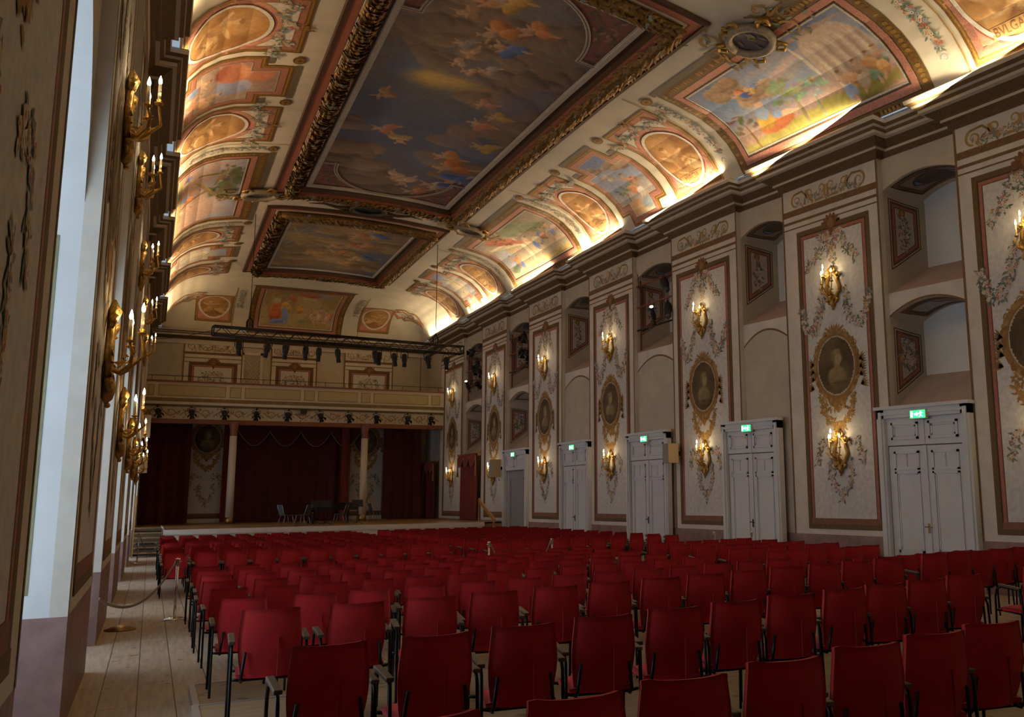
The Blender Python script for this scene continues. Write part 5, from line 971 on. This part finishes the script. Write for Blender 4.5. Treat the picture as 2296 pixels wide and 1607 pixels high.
# curtains
def curtain(name,pts,z0,z1,m,label,fold=.09,amp=.06,cat='curtain',group=None):
    c=(pts[0][0],pts[0][1],z0); root=empty(name,c,label=label,cat=cat,group=group); mb=MB(); mb.smooth=True
    T=[Vector((*p,0)) for p in pts]; cols=[]; s=0
    for a,b in zip(T,T[1:]):
        n=max(2,int((b-a).length/(fold/3))); d=(b-a).normalized(); nn=Vector((-d.y,d.x,0))
        for k in range(n+1): q=a.lerp(b,k/n); s+=(b-a).length/n; w=amp*(sin(s/fold*2)+.5*sin(s/fold*.77+1)); cols.append((q,nn,w))
    rows=[z0,z0+.3,(z0+z1)/2,z1-.1,z1]; vs=[]
    for z in rows:
        t=(z1-z)/(z1-z0); 
        for q,nn,w in cols: p=q+nn*w*(.55+.6*t); vs.append((p.x,p.y,z))
    n=len(cols); mb.add(vs,[(j*n+i,j*n+i+1,(j+1)*n+i+1,(j+1)*n+i) for j in range(4) for i in range(n-1)]); loc_(mb,'cloth',m,root,c); return root,c
r,c=curtain('stage_curtain',[(-.45,47.6),(1.55,47.9)],.88,5.6,M_curt,'dark red stage curtain left of the first column',.16,.09,group='dark curtains behind the stage')
r,c=curtain('stage_curtain',[(3.35,48.35),(8.7,48.35)],.88,5.8,M_curt,'wide dark red stage curtain between the two columns',.16,.09,group='dark curtains behind the stage')
for k in range(4):     # swagged valance with cord
    x0=3.55+k*1.45; mb=MB(); mb.grid(lambda i,j:(x0+1.5*i,48.12-.1*sin(PI*i)*j,5.75-(.45+.75*sin(PI*i))*j),12,6); mb.smooth=True; loc_(mb,'swag',M_curt,r,c); mb=MB(); mb.tube([(x0+1.5*i/12,48.08-.1*sin(PI*i/12),5.30-.75*sin(PI*i/12)) for i in range(13)],.022,6); loc_(mb,'swag_cord',mat('grey_gold_cord',(.26,.19,.13),.7),r,c)
r,c=curtain('stage_curtain',[(10.6,48.0),(12.5,47.8)],.88,5.6,M_curt,'dark red stage curtain right of the second column',.16,.09,group='dark curtains behind the stage')
curtain('side_drape',[(2.98,48.75),(3.3,48.7)],.88,5.6,M_curt2,'narrow red brown drape behind the left column',.12,.05,group='narrow drapes'); curtain('side_drape',[(8.45,47.9),(8.85,47.95)],.88,5.6,M_curt2,'narrow red brown drape left of the right column',.12,.05,group='narrow drapes')
def wall_curtain(y0,y1,ztop,label,m):
    r,c=curtain('wall_curtain',[(XR-.12,y0),(XR-.12,y1)],.9,ztop,m,label,.13,.06,group='red curtains of the right wall')
    mb=MB(); mb.tube([(XR-.14,y0-.25,ztop+.03),(XR-.14,y1+.25,ztop+.03)],.025,8); mb.ball((XR-.14,y0-.28,ztop+.03),.05); mb.ball((XR-.14,y1+.28,ztop+.03),.05); loc_(mb,'curtain_rod',M_brass,r,c); n=3; w=(y1-y0)/n
    for k in range(n):
        a=y0+k*w; mb=MB(); mb.smooth=True; mb.grid(lambda i,j:(XR-.24-.06*sin(PI*i)*j,a+w*i,ztop-(.14+.42*sin(PI*i))*j),10,5); loc_(mb,'swag',m,r,c); mb=MB(); mb.tube([(XR-.26-.06*sin(PI*i/10),a+w*i/10,ztop-.14-.42*sin(PI*i/10)) for i in range(11)],.02,6); loc_(mb,'swag_cord',mat('old_gold_cord',(.34,.17,.09),.6),r,c)
    for a in (y0,y1): mb=MB(); mb.tube([(XR-.25,a,ztop-.1),(XR-.25,a,ztop-.75),(XR-.25,a,ztop-1.0)],[.03,.035,.06],6); loc_(mb,'tassel',mat('old_gold_cord'),r,c)
wall_curtain(39.3,42.0,3.85,'red velvet curtain with swags on the right wall before the stage pier',M_curt2); wall_curtain(46.25,48.5,3.75,'darker red curtain in the back corner of the stage',mat('deep_red_velvet',(.13,.016,.012),.9,sheen=.3))
o=MB().box(XR+.07,XR+.115,46.3,48.6,3.95,5.6).build('white_board',mat('white_board',(.50,.46,.44),.6),loc=(0,0,0),label='plain white board above the corner curtain of the stage',cat='board')
# truss with spotlights
TA=Vector((1.48,32.75,7.47)); TB=Vector((10.45,34.1,7.58)); root=empty('lighting_truss',TA,label='long black lighting truss hanging in front of the gallery',cat='lighting truss')
d=(TB-TA).normalized(); nn=Vector((-d.y,d.x,0)).normalized(); zz_=Vector((0,0,1)); mb=MB(); mb2=MB(); Lt=(TB-TA).length
cor=[nn*.15+zz_*.15,nn*-.15+zz_*.15,nn*.15-zz_*.15,nn*-.15-zz_*.15]
for c in cor: mb.tube([TA+c,TB+c],.028,6)
loc_(mb,'main_tube',M_black,root,TA)
n=int(Lt/.3)
for k in range(n):
    a=TA+d*(Lt*k/n); b=TA+d*(Lt*(k+1)/n)
    for p,q in ((0,2),(1,3),(0,1),(2,3)):
        A,B=(cor[p],cor[q]) if k%2 else (cor[q],cor[p]); mb2.tube([a+A,b+B],.011,4,False)
for k in (0,n): a=TA+d*(Lt*k/n); [mb2.tube([a+cor[p],a+cor[q]],.02,4) for p,q in ((0,1),(1,3),(3,2),(2,0))]
loc_(mb2,'lattice_strut',M_black,root,TA,kind='stuff')
for s,zc in ((1.15,11.72),(7.95,11.72)):
    p=TA+d*s; mb=MB(); mb.tube([(p.x,p.y,p.z+.2),(p.x,p.y,zc)],.012,5); loc_(mb,'suspension_cable',M_blackm,root,TA); mb=MB(); mb.tube([(p.x-.09,p.y,p.z+.15),(p.x-.09,p.y,p.z+.4),(p.x,p.y,p.z+.58),(p.x+.09,p.y,p.z+.4),(p.x+.09,p.y,p.z+.15)],.03,6); loc_(mb,'shackle',M_black,root,TA)
mb=MB(); mb.tube([(XL+.1,44,8.9),(0,42,8.6),(.6,38,8.05),(1.2,35,7.75),tuple(TA)],.012,5); loc_(mb,'cable',M_blackm,root,TA)
M_lens=mat('spotlight_lens',(.10,.10,.12),.1); M_lit=mat('lit_spotlight_lens',(1,1,1),.2,emit=(1,.95,.88),estr=45.)
def make_spot(long=.62,rad=.10,barn=False,lit=False):
    r=empty('spotlight',(0,0,0)); mb=MB()     # hangs from origin, body points along -z
    mb.lathe([(.04,0),(rad*.9,-.03),(rad,-.10),(rad,-long*.55),(rad*.72,-long*.6),(rad*.8,-long)],(0,0,-.14),12); mb.build('lamp_body',M_blackm,r)
    mb=MB(); mb.tube([(-rad-.03,0,-.14-long*.35),(-rad-.03,0,-.08),(0,0,0),(rad+.03,0,-.08),(rad+.03,0,-.14-long*.35)],.014,5); mb.box(-.03,.03,-.03,.03,-.03,.06); mb.build('yoke',M_black,r)
    mb=MB(); mb.lathe([(.001,-.001),(rad*.68,0)],(0,0,-.145-long),12); mb.build('lens',M_lit if lit else M_lens,r)
    if barn:
        for a in range(4): mb=MB(); c,s=cos(a*PI/2),sin(a*PI/2); f=lambda u,v:(c*(rad*.8+v*.6)-s*u,s*(rad*.8+v*.6)+c*u,-.14-long-v*.8); mb.add([f(-.08,0),f(.08,0),f(.12,.14),f(-.12,.14)],[(0,1,2,3)]); mb.build('barn_door',M_black,r)
    return r
sp_t=make_spot(.50,.10); sp_b=make_spot(.26,.13,True); sp_n=make_spot(.60,.13); sp_l=make_spot(.5,.08,False,True); used=set()
def spot(pr,loc,rot,label,group):
    o=pr if pr.name not in used else copy_tree(pr); used.add(pr.name); o.location=loc; o.rotation_euler=rot; tag(o,label,'spotlight',group); return o
for i,(x,ry) in enumerate(((2.31,0),(3.28,.2),(3.85,0),(4.51,.15),(4.97,-.05),(5.59,.02),(6.94,.35),(7.15,.1),(7.68,.12),(8.11,.03),(8.99,.2),(9.78,.06))):
    p=TA+d*((x-TA.x)/d.x); spot(sp_t,(p.x,p.y,p.z-.17),(.1*((i*7)%5-2)*.6,ry,.3*i),'black spotlight hanging from the truss, %s from the left'%ORD[i],'spotlights of the long truss')
for i,x in enumerate((0.,1.35,2.72,4.09,5.49,6.88,8.22,9.55,11.1,12.3)):
    spot(sp_b,(x,45.2,6.08),(R(-28),R(-12+5*(i%5)),0),'black spotlight with flaps under the gallery, %s from the left'%ORD[i],'spotlights under the gallery')
o=MB().box(6.05,6.3,45.22,45.42,5.95,6.15).build('junction_box',M_blackm,label='small black box among the gallery spotlights above the stage centre',cat='box')
# rigs in three upper niches
def rig(y0,y1,i,label):
    c=WP(XR+.1,y0,6.6); root=empty('niche_lighting_rig',c,label=label,cat='lighting rig',group='pipe rigs in the upper niches'); mr=mat('red_pipe',(.22,.05,.03),.5)
    T=lambda p,y,z:WP(XR+p,y,z)
    for z in (7.15,7.9,8.6): mb=MB(T); mb.tube([(.12,y1-.02,z),(.12,y0+.02,z)],.03,6); loc_(mb,'cross_pipe',mr if z!=7.15 else M_black,root,c)
    mb=MB(T); mb.tube([(.2,y1-.1,6.5),(.2,y1-.1,8.8)],.03,6); loc_(mb,'upright_pipe',mr,root,c); mb=MB(T); mb.tube([(.0,y1-.3,8.95),(.05,y1-.28,8.5),(.15,y1-.4,8.3)],.012,4); loc_(mb,'cable',M_blackm,root,c)
rig(22.07,24.45,0,'red pipe rig in the upper niche above the third nearest door'); rig(33.45,36.,1,'dark pipe rig in the upper niche above the half-open door'); rig(39.3,42.,2,'dark pipe rig in the upper niche above the red curtain')
def ns(pr,p,y,z,rx,ry,rz,lab): spot(pr,WP(XR+p,y,z),(rx,ry,rz),lab,'spotlights in the upper niches')
ns(sp_n,.1,22.75,8.55,0,R(50),R(70),'upper black spotlight in the niche above the third nearest door'); ns(sp_n,.1,22.5,7.75,0,R(45),R(60),'lower right black spotlight in the niche above the third nearest door'); ns(sp_l,.05,23.2,7.2,0,R(128),R(50),'lit spotlight in the niche above the third nearest door')
for k,(y,z,a) in enumerate(((34.2,8.6,50),(34.6,7.95,60),(34.1,7.9,40),(33.9,7.3,55))): ns(sp_b,.1,y,z,0,R(a),R(60+20*k),'black spotlight with flaps above the half-open door, %s'%('topmost','middle left','middle right','lowest')[k])
for k,(y,z,a) in enumerate(((40.6,8.75,70),(40.2,8.3,30),(40.9,8.0,60),(40.3,7.9,45),(40.8,7.35,50))): ns(sp_b,.05,y,z,0,R(a),R(50+25*k),'black spotlight with flaps above the red wall curtain, %s from the top'%ORD[k])
ns(sp_l,-.05,40.9,6.85,0,R(130),R(50),'lit spotlight in the niche above the red wall curtain')
# ---------------------------------------------------------------- risers
M_riser=plank_mat('riser_plywood',(.30,.22,.13),(.26,.19,.11),1.2,2.4,True,.55,(.06,.05,.04)); M_alu=mat('aluminium_profile',(.50,.55,.62),.35,.8); M_carpet=mat('blue_grey_carpet',(.09,.12,.20),.95,var=.2,vscale=30.)
def rowy(y0,x): return y0+(.03*(x-.85) if x<1.5 else .02+.185*(x-1.5))
def riser(name,x0,x1,ya,yb,z,label,grp):      # ya near edge, yb far edge (both follow the slanted rows)
    c=(x0,yb,0); root=empty(name,c,label=label,cat='riser',group=grp); mb=MB(); n=8; f=lambda a,x:a+(rowy(0,x) if a>0 else 0)
    for k in range(n): a=x0+(x1-x0)*k/n;b=x0+(x1-x0)*(k+1)/n; mb.quad((a,f(ya,a),z),(b,f(ya,b),z),(b,f(yb,b),z),(a,f(yb,a),z))
    loc_(mb,'deck',M_riser,root,c)
    mb=MB()
    for k in range(n): a=x0+(x1-x0)*k/n;b=x0+(x1-x0)*(k+1)/n; mb.extr([(a,f(yb,a)),(b,f(yb,b)),(b,f(yb,b)+.03),(a,f(yb,a)+.03)],lambda x,y:(x,y,0.),lambda x,y:(x,y,z+.006))
    loc_(mb,'front_edge',M_alu,root,c); mb=MB(); mb.extr([(x0-.05,f(ya,x0)),(x0,f(ya,x0)),(x0,f(yb,x0)+.03),(x0-.05,f(yb,x0)+.03)],lambda x,y:(x,y,0.),lambda x,y:(x,y,z+.006)); loc_(mb,'side_edge',M_alu,root,c); return root
G_='low seating risers'
riser('seating_riser',.46,8.3,8.0,9.55,.09,'lower riser with bright metal edge under the third row from the camera',G_)
riser('seating_riser',.42,8.3,-1,7.98,.20,'taller plywood riser with aluminium corner in the near left corner of the seating',G_)
o=MB().extr([(5.6,7.3),(7.6,7.7),(7.9,8.2),(5.7,8.0)],lambda x,y:(x,y,.203),lambda x,y:(x,y,.208)).build('carpet_strip',M_carpet,label='blue grey carpet strip on the floor between the red rows on the right',cat='carpet')
# ---------------------------------------------------------------- the red chairs
K=1/SC
M_red=mat('red_wool',(.50,.008,.010),.85,var=.35,vscale=3.,bump=.25,bscale=260,sheen=.25); M_arm=mat('worn_dark_arm_wood',(.10,.075,.055),.45,var=.4,vscale=12.); M_tube=mat('black_steel_tube',(.010,.010,.011),.35,.5)
def chair_parts(low=False):
    P={}; S=lambda x:x*K
    def back(u,v):      # u across -1..1, v 0 bottom..1 top ; +y is forward
        w=.205+.022*sin(PI*min(1,v*1.1))-.018*(1-v)**2; z=.40+.50*v; y=-.20-.075*v-.03*sin(PI*v)+.055*(abs(u)**2.2)*1.0; z+=.012*(abs(u)**4)*v
        e=.03; 
        if v>1-e*2 and abs(u)>.9: z-=.012
        return (S(w*u),S(y),S(z))
    mb=MB(); mb.smooth=True; nu,nv=(8,5) if low else (14,12); th=.045
    us=[-1+2*i/nu for i in range(nu+1)]; vs_=[j/nv for j in range(nv+1)]; V=[];
    for s in (0,1):
        for v in vs_:
            for u in us:
                x,y,z=back(u*(1 if s==0 else .97),v if s==0 else .01+.98*v); V.append((x,y+S(th)*s,z))
    n=(nu+1)*(nv+1); F=[]
    for s in (0,1):
        for j in range(nv):
            for i in range(nu): a=s*n+j*(nu+1)+i; q=(a,a+1,a+nu+2,a+nu+1); F.append(q if s==0 else q[::-1])
    B=[j*(nu+1) for j in range(nv+1)]+[nv*(nu+1)+i for i in range(1,nu+1)]+[j*(nu+1)+nu for j in range(nv-1,-1,-1)]+[i for i in range(nu-1,0,-1)]
    m=len(B)
    for k in range(m): a,b=B[k],B[(k+1)%m]; F.append((a,a+n,b+n,b))
    mb.add(V,F); P['backrest']=(mb,M_red)
    mb=MB(); mb.smooth=True; nn=8
    def seat(i,j,top): u=-1+2*i; x=.225*u*(1-.12*j**3); y=-.17+.44*j; z=.445+(.018*(1-u*u)-.015*(j*2-1)**4 if top else -.05+.012*u*u)-.02*j**6; return (S(x),S(y),S(z))
    k=4 if low else 8; V=[seat(i/k,j/k,t) for t in (True,False) for j in range(k+1) for i in range(k+1)]; n=(k+1)**2; F=[]
    for t in (0,1):
        for j in range(k):
            for i in range(k): a=t*n+j*(k+1)+i; q=(a,a+1,a+k+2,a+k+1); F.append(q if t==0 else q[::-1])
    B=[j*(k+1) for j in range(k+1)]+[k*(k+1)+i for i in range(1,k+1)]+[j*(k+1)+k for j in range(k-1,-1,-1)]+[i for i in range(k-1,0,-1)]; m=len(B)
    for q in range(m): a,b=B[q],B[(q+1)%m]; F.append((a,a+n,b+n,b))
    mb.add(V,F); P['seat']=(mb,M_red)
    nt=5 if low else 8; r=S(.0115)
    for s,nm in ((-1,'left'),(1,'right')):
        x=s*.262
        mb=MB(); mb.tube([(S(x),S(-.235),0),(S(x),S(-.235),S(.02)),(S(x),S(-.20),S(.60)),(S(x),S(-.17),S(.655))],r,nt); P['leg_r'+nm]=(mb,M_tube)
        mb=MB(); mb.tube([(S(x),S(.24),0),(S(x),S(.22),S(.55)),(S(x),S(.19),S(.635)),(S(x),S(.12),S(.665)),(S(x),S(-.17),S(.655))],r,nt); P['leg_f'+nm]=(mb,M_tube)
        mb=MB(); mb.smooth=False; mb.obox((S(x),S(-.03),S(.675)),(S(.024),0,0),(0,S(.17),S(.012)),(0,0,S(.013))); P['armrest_'+nm]=(mb,M_arm)
    mb=MB()
    for y,z in ((-.16,.40),(.20,.41)): mb.tube([(S(-.262),S(y),S(z)),(S(-.2),S(y),S(z-.01)),(S(.2),S(y),S(z-.01)),(S(.262),S(y),S(z))],r,nt)
    for s in (-1,1): mb.tube([(S(s*.19),S(.2),S(.40)),(S(s*.19),S(-.2),S(.385)),(S(s*.19),S(-.235),S(.42)),(S(s*.17),S(-.25),S(.60))],r,nt)
    P['under_frame']=(mb,M_tube)
    if not low: mb=MB(); mb.box(S(.05),S(.054),S(-.287),S(-.27),S(.42),S(.70)); P['back_seam']=(mb,mat('seam_red',(.34,.02,.02),.8))  # seam slit line down the backrest, in its own duller red
    return P
cp=chair_parts(); proto_c=empty('red_chair',(0,0,0)); bk=None
for k,(mb,m) in cp.items():
    nm='leg' if k.startswith('leg') else 'armrest' if k.startswith('armrest') else k
    o=mb.build(nm,m,proto_c)
    if k=='backrest': bk=o
    if k=='back_seam': o.parent=bk
for o in proto_c.children:
    if o.name.startswith('armrest'): bevel(o,.006,2)
lowp=chair_parts(True); lm=MB(); mats=[M_red,M_arm,M_tube]
for k,(mb,m) in lowp.items():
    lm.mi=mats.index(m); n=len(lm.v); lm.v+=mb.v
    for f,s in zip(mb.f,mb.sm): lm.f.append([i+n for i in f]); lm.m.append(lm.mi); lm.c.append((1,1,1)); lm.sm.append(s)
low_mesh=lm.mesh('red_chair_simple',mats)
CH=[]      # x,y,z,yaw,rowname,index,block
random.seed(12)
rows=[(3.22,.20),(5.03,.20),(6.88,.20),(8.95,.09),(11.15,0),(12.3,0),(13.35,0),(14.3,0),(15.25,0)]
RN=['row nearest the camera','second row from the camera','third row from the camera','fourth row from the camera','fifth row from the camera','sixth row from the camera','seventh row from the camera','eighth row from the camera','row just before the cross aisle']
for ri,(y0,z) in enumerate(rows):
    n=[7,11,13,13,13,13,13,13,13][ri]; x0=.80 if ri>1 else .86
    for k in range(n): x=x0+k*.558+random.uniform(-.02,.02); yb=rowy(y0,x)+.10; CH.append((x,yb,z,-(.02 if x<1.5 else .14)+random.uniform(-.05,.05),RN[ri],k,'window block'))
    if ri>=1:
        xs_=7.75 if ri==1 else 8.35 if ri==2 else 9.3 if ri==3 else 9.35
        m=int((12.35-xs_)/.5)
        for k in range(m):
            x=xs_+k*.5+random.uniform(-.02,.02); yb=rowy(y0,x)+.1
            CH.append((x,yb,z if ri<3 else 0,-.14+random.uniform(-.06,.06),RN[ri],k,'door block'))
F1=31.05
for ri in range(13):
    y=19.75+ri*.94; rn=('row just beyond the cross aisle' if ri==0 else '%s row beyond the cross aisle'%ORD[ri] if ri<12 else 'front row before the stage')
    for k in range(11): CH.append((.50+k*.517+random.uniform(-.02,.02),y+random.uniform(-.04,.04)+.02*k,0,random.uniform(-.06,.06),rn,k,'left far block'))
    for k in range(10): CH.append((6.95+k*.517+random.uniform(-.02,.02),y+.2+random.uniform(-.04,.04)+.02*k,0,random.uniform(-.06,.06),rn,k,'right far block'))
n=0; stuff=[]; firstc=True; CH.sort(key=lambda c:c[1])
for c in CH:
    x,y,z,yaw,rn,k,bl=c
    side_={'window block':'from the left','door block':'of the door side','left far block':'from the left','right far block':'right of the middle aisle'}[bl]
    if n<300:
        lab='red chair, %s, %s %s'%(rn,ORD[k] if k<len(ORD) else 'last',side_)
        if y<18.5:
            o=proto_c if firstc else copy_tree(proto_c); firstc=False; o.location=(x,y,z); o.rotation_euler=(0,0,yaw); tag(o,lab,'chair','red chairs of the near seating block')
        else:
            o=lk('red_chair',low_mesh,loc=(x,y,z)); o.rotation_euler=(0,0,yaw); tag(o,lab,'chair','red chairs of the far seating block')
        n+=1
    else: stuff.append(c)
vb=np.array(lm.v); mb=MB()
for x,y,z,yaw,_,_,_ in stuff:
    c,s=cos(yaw),sin(yaw); m=len(mb.v); mb.v+=[tuple(v) for v in np.stack([x+vb[:,0]*c-vb[:,1]*s,y+vb[:,0]*s+vb[:,1]*c,z+vb[:,2]],1)]
    for f,mi,sm in zip(lm.f,lm.m,lm.sm): mb.f.append([i+m for i in f]); mb.m.append(mi); mb.c.append((1,1,1)); mb.sm.append(sm)
if stuff: mb.build('far_red_chairs',mats,label='distant rows of red chairs closest to the stage',cat='chairs',kind='stuff')
# ---------------------------------------------------------------- stanchions and ropes
M_rope=mat('twisted_rope',(.42,.35,.27),.8,var=.4,vscale=60.,bump=1.,bscale=90)
def stanchion(x,y,label,grp='chrome rope stanchions'):
    r=empty('rope_stanchion',(x,y,0),label=label,cat='stanchion',group=grp); L=(x,y,0)
    mb=MB(); mb.lathe([(.15,0),(.15,.012),(.12,.025),(.03,.04)],(x,y,0),20); loc_(mb,'base',M_chrome,r,L); mb=MB(); mb.lathe([(.021,.03),(.021,.86)],(x,y,0),12); loc_(mb,'pole',M_chrome,r,L)
    mb=MB(); mb.lathe([(.026,.80),(.03,.81),(.03,.885),(.033,.89),(.033,.91),(.005,.915)],(x,y,0),12); mb.tube([(x-.05,y,.86),(x+.05,y,.86)],.008,6); loc_(mb,'cap',M_chrome,r,L); return r
def rope(a,b,sag,label,r=.017):
    a=Vector(a);b=Vector(b); N=40; c=[a.lerp(b,k/N)-Vector((0,0,sag*4*(k/N)*(1-k/N))) for k in range(N+1)]; R0=empty('barrier_rope',tuple(a),label=label,cat='rope',group='barrier ropes'); 
    for q in range(3):
        mb=MB(); pts=[]
        for k in range(N*4+1):
            t=k/4; i=min(N-1,int(t)); p=c[i].lerp(c[i+1],t-i); an=k*.9+q*2.094; pts.append(p+Vector((0,sin(an),cos(an)))*r*.55)
        mb.tube(pts,r*.62,5); loc_(mb,'strand',M_rope,R0,tuple(a))
stanchion(.43,15.9,'chrome rope stanchion beside the left aisle'); rope((-.47,12.9,.62),(.40,15.9,.86),.32,'twisted rope sagging across the left aisle')
stanchion(6.05,17.7,'chrome stanchion in the cross aisle, left one of the middle pair'); stanchion(7.6,18.15,'chrome stanchion in the cross aisle, right one of the middle pair'); rope((6.08,17.7,.86),(6.65,17.9,.3),.12,'rope hanging from the left middle stanchion'); rope((7.57,18.15,.86),(7.1,18.0,.3),.12,'rope hanging from the right middle stanchion')
stanchion(12.0,18.6,'chrome stanchion by the right wall, left of the pair'); stanchion(12.75,18.1,'chrome stanchion by the right wall, right of the pair')
stanchion(-.25,31.6,'chrome stanchion at the window wall near the stage steps'); rope((-.22,31.6,.84),(.30,31.4,.6),.38,'pale rope before the stage steps')
mb=MB(); mb.lathe([(.20,0),(.20,.015),(.10,.05),(.03,.07)],(-.27,15.0,0),20); mb.build('brass_stand_foot',M_brass,loc=(0,0,0),label='round brass stand foot peeking out at the second window pier',cat='stand')
# ---------------------------------------------------------------- things on the stage
M_dkseat=mat('dark_grey_seat',(.04,.045,.045),.6); M_greyt=mat('grey_metal_leg',(.35,.36,.38),.35,.7)
def stage_chair(x,y,yaw,label):
    r=empty('stage_chair',(x,y,.86),yaw,label=label,cat='chair',group='dark chairs on the stage'); b=lambda n,mb,m:mb.build(n,m,r)
    mb=MB(); mb.box(-.2,.2,-.19,.2,.40,.425); b('seat',mb,M_dkseat); mb=MB(); mb.grid(lambda i,j:(-.19+.38*i,-.20-.10*j-.03*sin(PI*i),.44+.38*j),6,4); mb.grid(lambda i,j:(-.19+.38*i,-.215-.10*j-.03*sin(PI*i),.44+.38*j),6,4); b('backrest',mb,M_dkseat)
    for sx in (-1,1):
        for p,q in (((sx*.18,.14,.41),(sx*.21,.22,0)),((sx*.18,-.16,.41),(sx*.21,-.25,0))): mb=MB(); mb.tube([p,q],.012,6); b('leg',mb,M_greyt)
        mb=MB(); mb.tube([(sx*.18,-.16,.41),(sx*.19,-.22,.5),(sx*.19,-.31,.80)],.01,6); b('back_post',mb,M_greyt)
stage_chair(4.75,38.2,-1.2,'dark chair with grey legs on the stage, leftmost'); stage_chair(5.3,38.0,.9,'dark chair on the stage, second from the left'); stage_chair(7.0,39.5,1.1,'dark chair on the stage beside the piano'); stage_chair(9.3,43.5,-1.3,'dark chair standing right of the right column')
M_piano=mat('black_lacquer',(.008,.008,.009),.12); r=empty('grand_piano',(7.0,41.2,.86),label='black grand piano in the dark behind the stage chairs',cat='piano'); L=(7.0,41.2,.86)
out=[(6.0,40.4),(7.9,40.4),(7.95,41.0),(7.7,41.6),(7.2,41.8),(6.6,42.1),(6.0,42.1)]
mb=MB(); mb.extr(out,lambda x,y:(x,y,1.42),lambda x,y:(x,y,1.70)); loc_(mb,'case',M_piano,r,L); mb=MB(); mb.extr(out,lambda x,y:(x-.02,y,1.70),lambda x,y:(x+.02,y,1.735)); loc_(mb,'lid',M_piano,r,L); mb=MB(); mb.box(5.85,6.0,40.5,41.9,1.42,1.55); loc_(mb,'keyboard',M_piano,r,L)
for x,y in ((6.1,40.6),(6.1,41.9),(7.6,41.1)): mb=MB(); mb.lathe([(.035,.86),(.05,.95),(.05,1.3),(.07,1.42)],(x,y,0),8); loc_(mb,'leg',M_piano,r,L)
for i,(x,y) in enumerate(((5.95,38.9),(6.3,38.7),(7.5,38.5))):
    r=empty('music_stand',(x,y,.86),label='black music stand on the stage, %s one'%('left','middle','right')[i],cat='music stand',group='music stands'); L=(x,y,.86); mb=MB(); mb.tube([(x,y,.9),(x,y,1.62)],.012,6); loc_(mb,'pole',M_blackm,r,L)
    mb=MB(); mb.obox((x,y,1.7),(.22,0,0),(0,.05,.14),(0,-.008,.004)); loc_(mb,'desk',M_blackm,r,L)
    for k in range(3): mb=MB(); a=k*2.09; mb.tube([(x,y,.98),(x+.22*cos(a),y+.22*sin(a),.87)],.01,5); loc_(mb,'foot',M_blackm,r,L)
# ---------------------------------------------------------------- camera, light, world
def arealight(name,loc,rot,sx,sy,power,col,spread=180):
    l=bpy.data.lights.new(name,'AREA'); l.shape='RECTANGLE'; l.size=sx; l.size_y=sy; l.energy=power; l.color=col; l.spread=R(spread)
    o=bpy.data.objects.new(name,l); COL.objects.link(o); o.location=loc; o.rotation_euler=rot; return o
def ptlight(name,loc,power,col,rad=.04):
    l=bpy.data.lights.new(name,'POINT'); l.energy=power; l.color=col; l.shadow_soft_size=rad
    o=bpy.data.objects.new(name,l); COL.objects.link(o); o.location=loc; return o
for y0,y1,kind in BAYS[:7]:
    arealight('window_daylight',(XL-1.15,(y0+y1)/2,2.9),(0,R(-90),0),4.8,y1-y0-.1,DAY*(y1-y0)/2.5,(.72,.87,1.))
# lamps lying on the cornice that wash the vault
for k,(y0,y1) in enumerate(PIER):
    y=(y0+y1)/2; h=(y1-y0)/2+.35; zr=(WZ(12.4,y-h,10.28)+WZ(12.4,y+h,10.28))/2+.05; sl=math.atan2(WZ(12.4,y+h,10.28)-WZ(12.4,y-h,10.28),2*h)
    arealight('cornice_uplight',(12.38,y,zr),(sl,R(180),0),.08,2*h,COVE_R*2*h/5.6*CVK[k],(1.,.76,.45)); arealight('cornice_uplight',(.12,y,10.33),(0,R(180),0),.08,2*h,COVE_L*2*h/5.6*CVK[k],(1.,.72,.40))
for p in SCONCE_PTS: ptlight('candle_glow',p,CANDLE,(1.,.66,.28),.05)
w=bpy.data.worlds.new('world'); scn.world=w; w.use_nodes=True; bg=w.node_tree.nodes['Background']; bg.inputs['Color'].default_value=(.62,.78,1.,1); bg.inputs['Strength'].default_value=.5
cam=bpy.data.cameras.new('camera'); co=bpy.data.objects.new('camera',cam); COL.objects.link(co); scn.camera=co
yaw,pitch,roll=.49257,.158446,-.01415
fwd=Vector((sin(yaw)*cos(pitch),cos(yaw)*cos(pitch),sin(pitch))); rt=Vector((cos(yaw),-sin(yaw),0)); up=rt.cross(fwd)
rt2=rt*cos(roll)+up*sin(roll); up2=-rt*sin(roll)+up*cos(roll)
co.matrix_world=Matrix(((rt2.x,up2.x,-fwd.x,0),(rt2.y,up2.y,-fwd.y,0),(rt2.z,up2.z,-fwd.z,1.72),(0,0,0,1)))
cam.sensor_width=36; cam.sensor_fit='HORIZONTAL'; cam.lens=2019.16/2296*36; cam.clip_start=.05; cam.clip_end=300
cam.shift_x=-(1429.91-1148)/2296; cam.shift_y=(795.2-803.5)/2296
scn.view_settings.view_transform='Standard'; scn.view_settings.look='None'; scn.view_settings.gamma=1; scn.view_settings.use_curve_mapping=False
scn.view_settings.exposure=EXPO
scn.cycles.max_bounces=8; scn.cycles.diffuse_bounces=5
# ---------------------------------------------------------------- to real size
for me in bpy.data.meshes: me.transform(Matrix.Scale(SC,4))
for o in bpy.data.objects:
    o.location=Vector(o.location)*SC
    for md in o.modifiers:
        if md.type=='BEVEL': md.width*=SC
for l in bpy.data.lights:
    l.energy*=SC*SC
    if l.type=='AREA': l.size*=SC; l.size_y*=SC
    else: l.shadow_soft_size*=SC
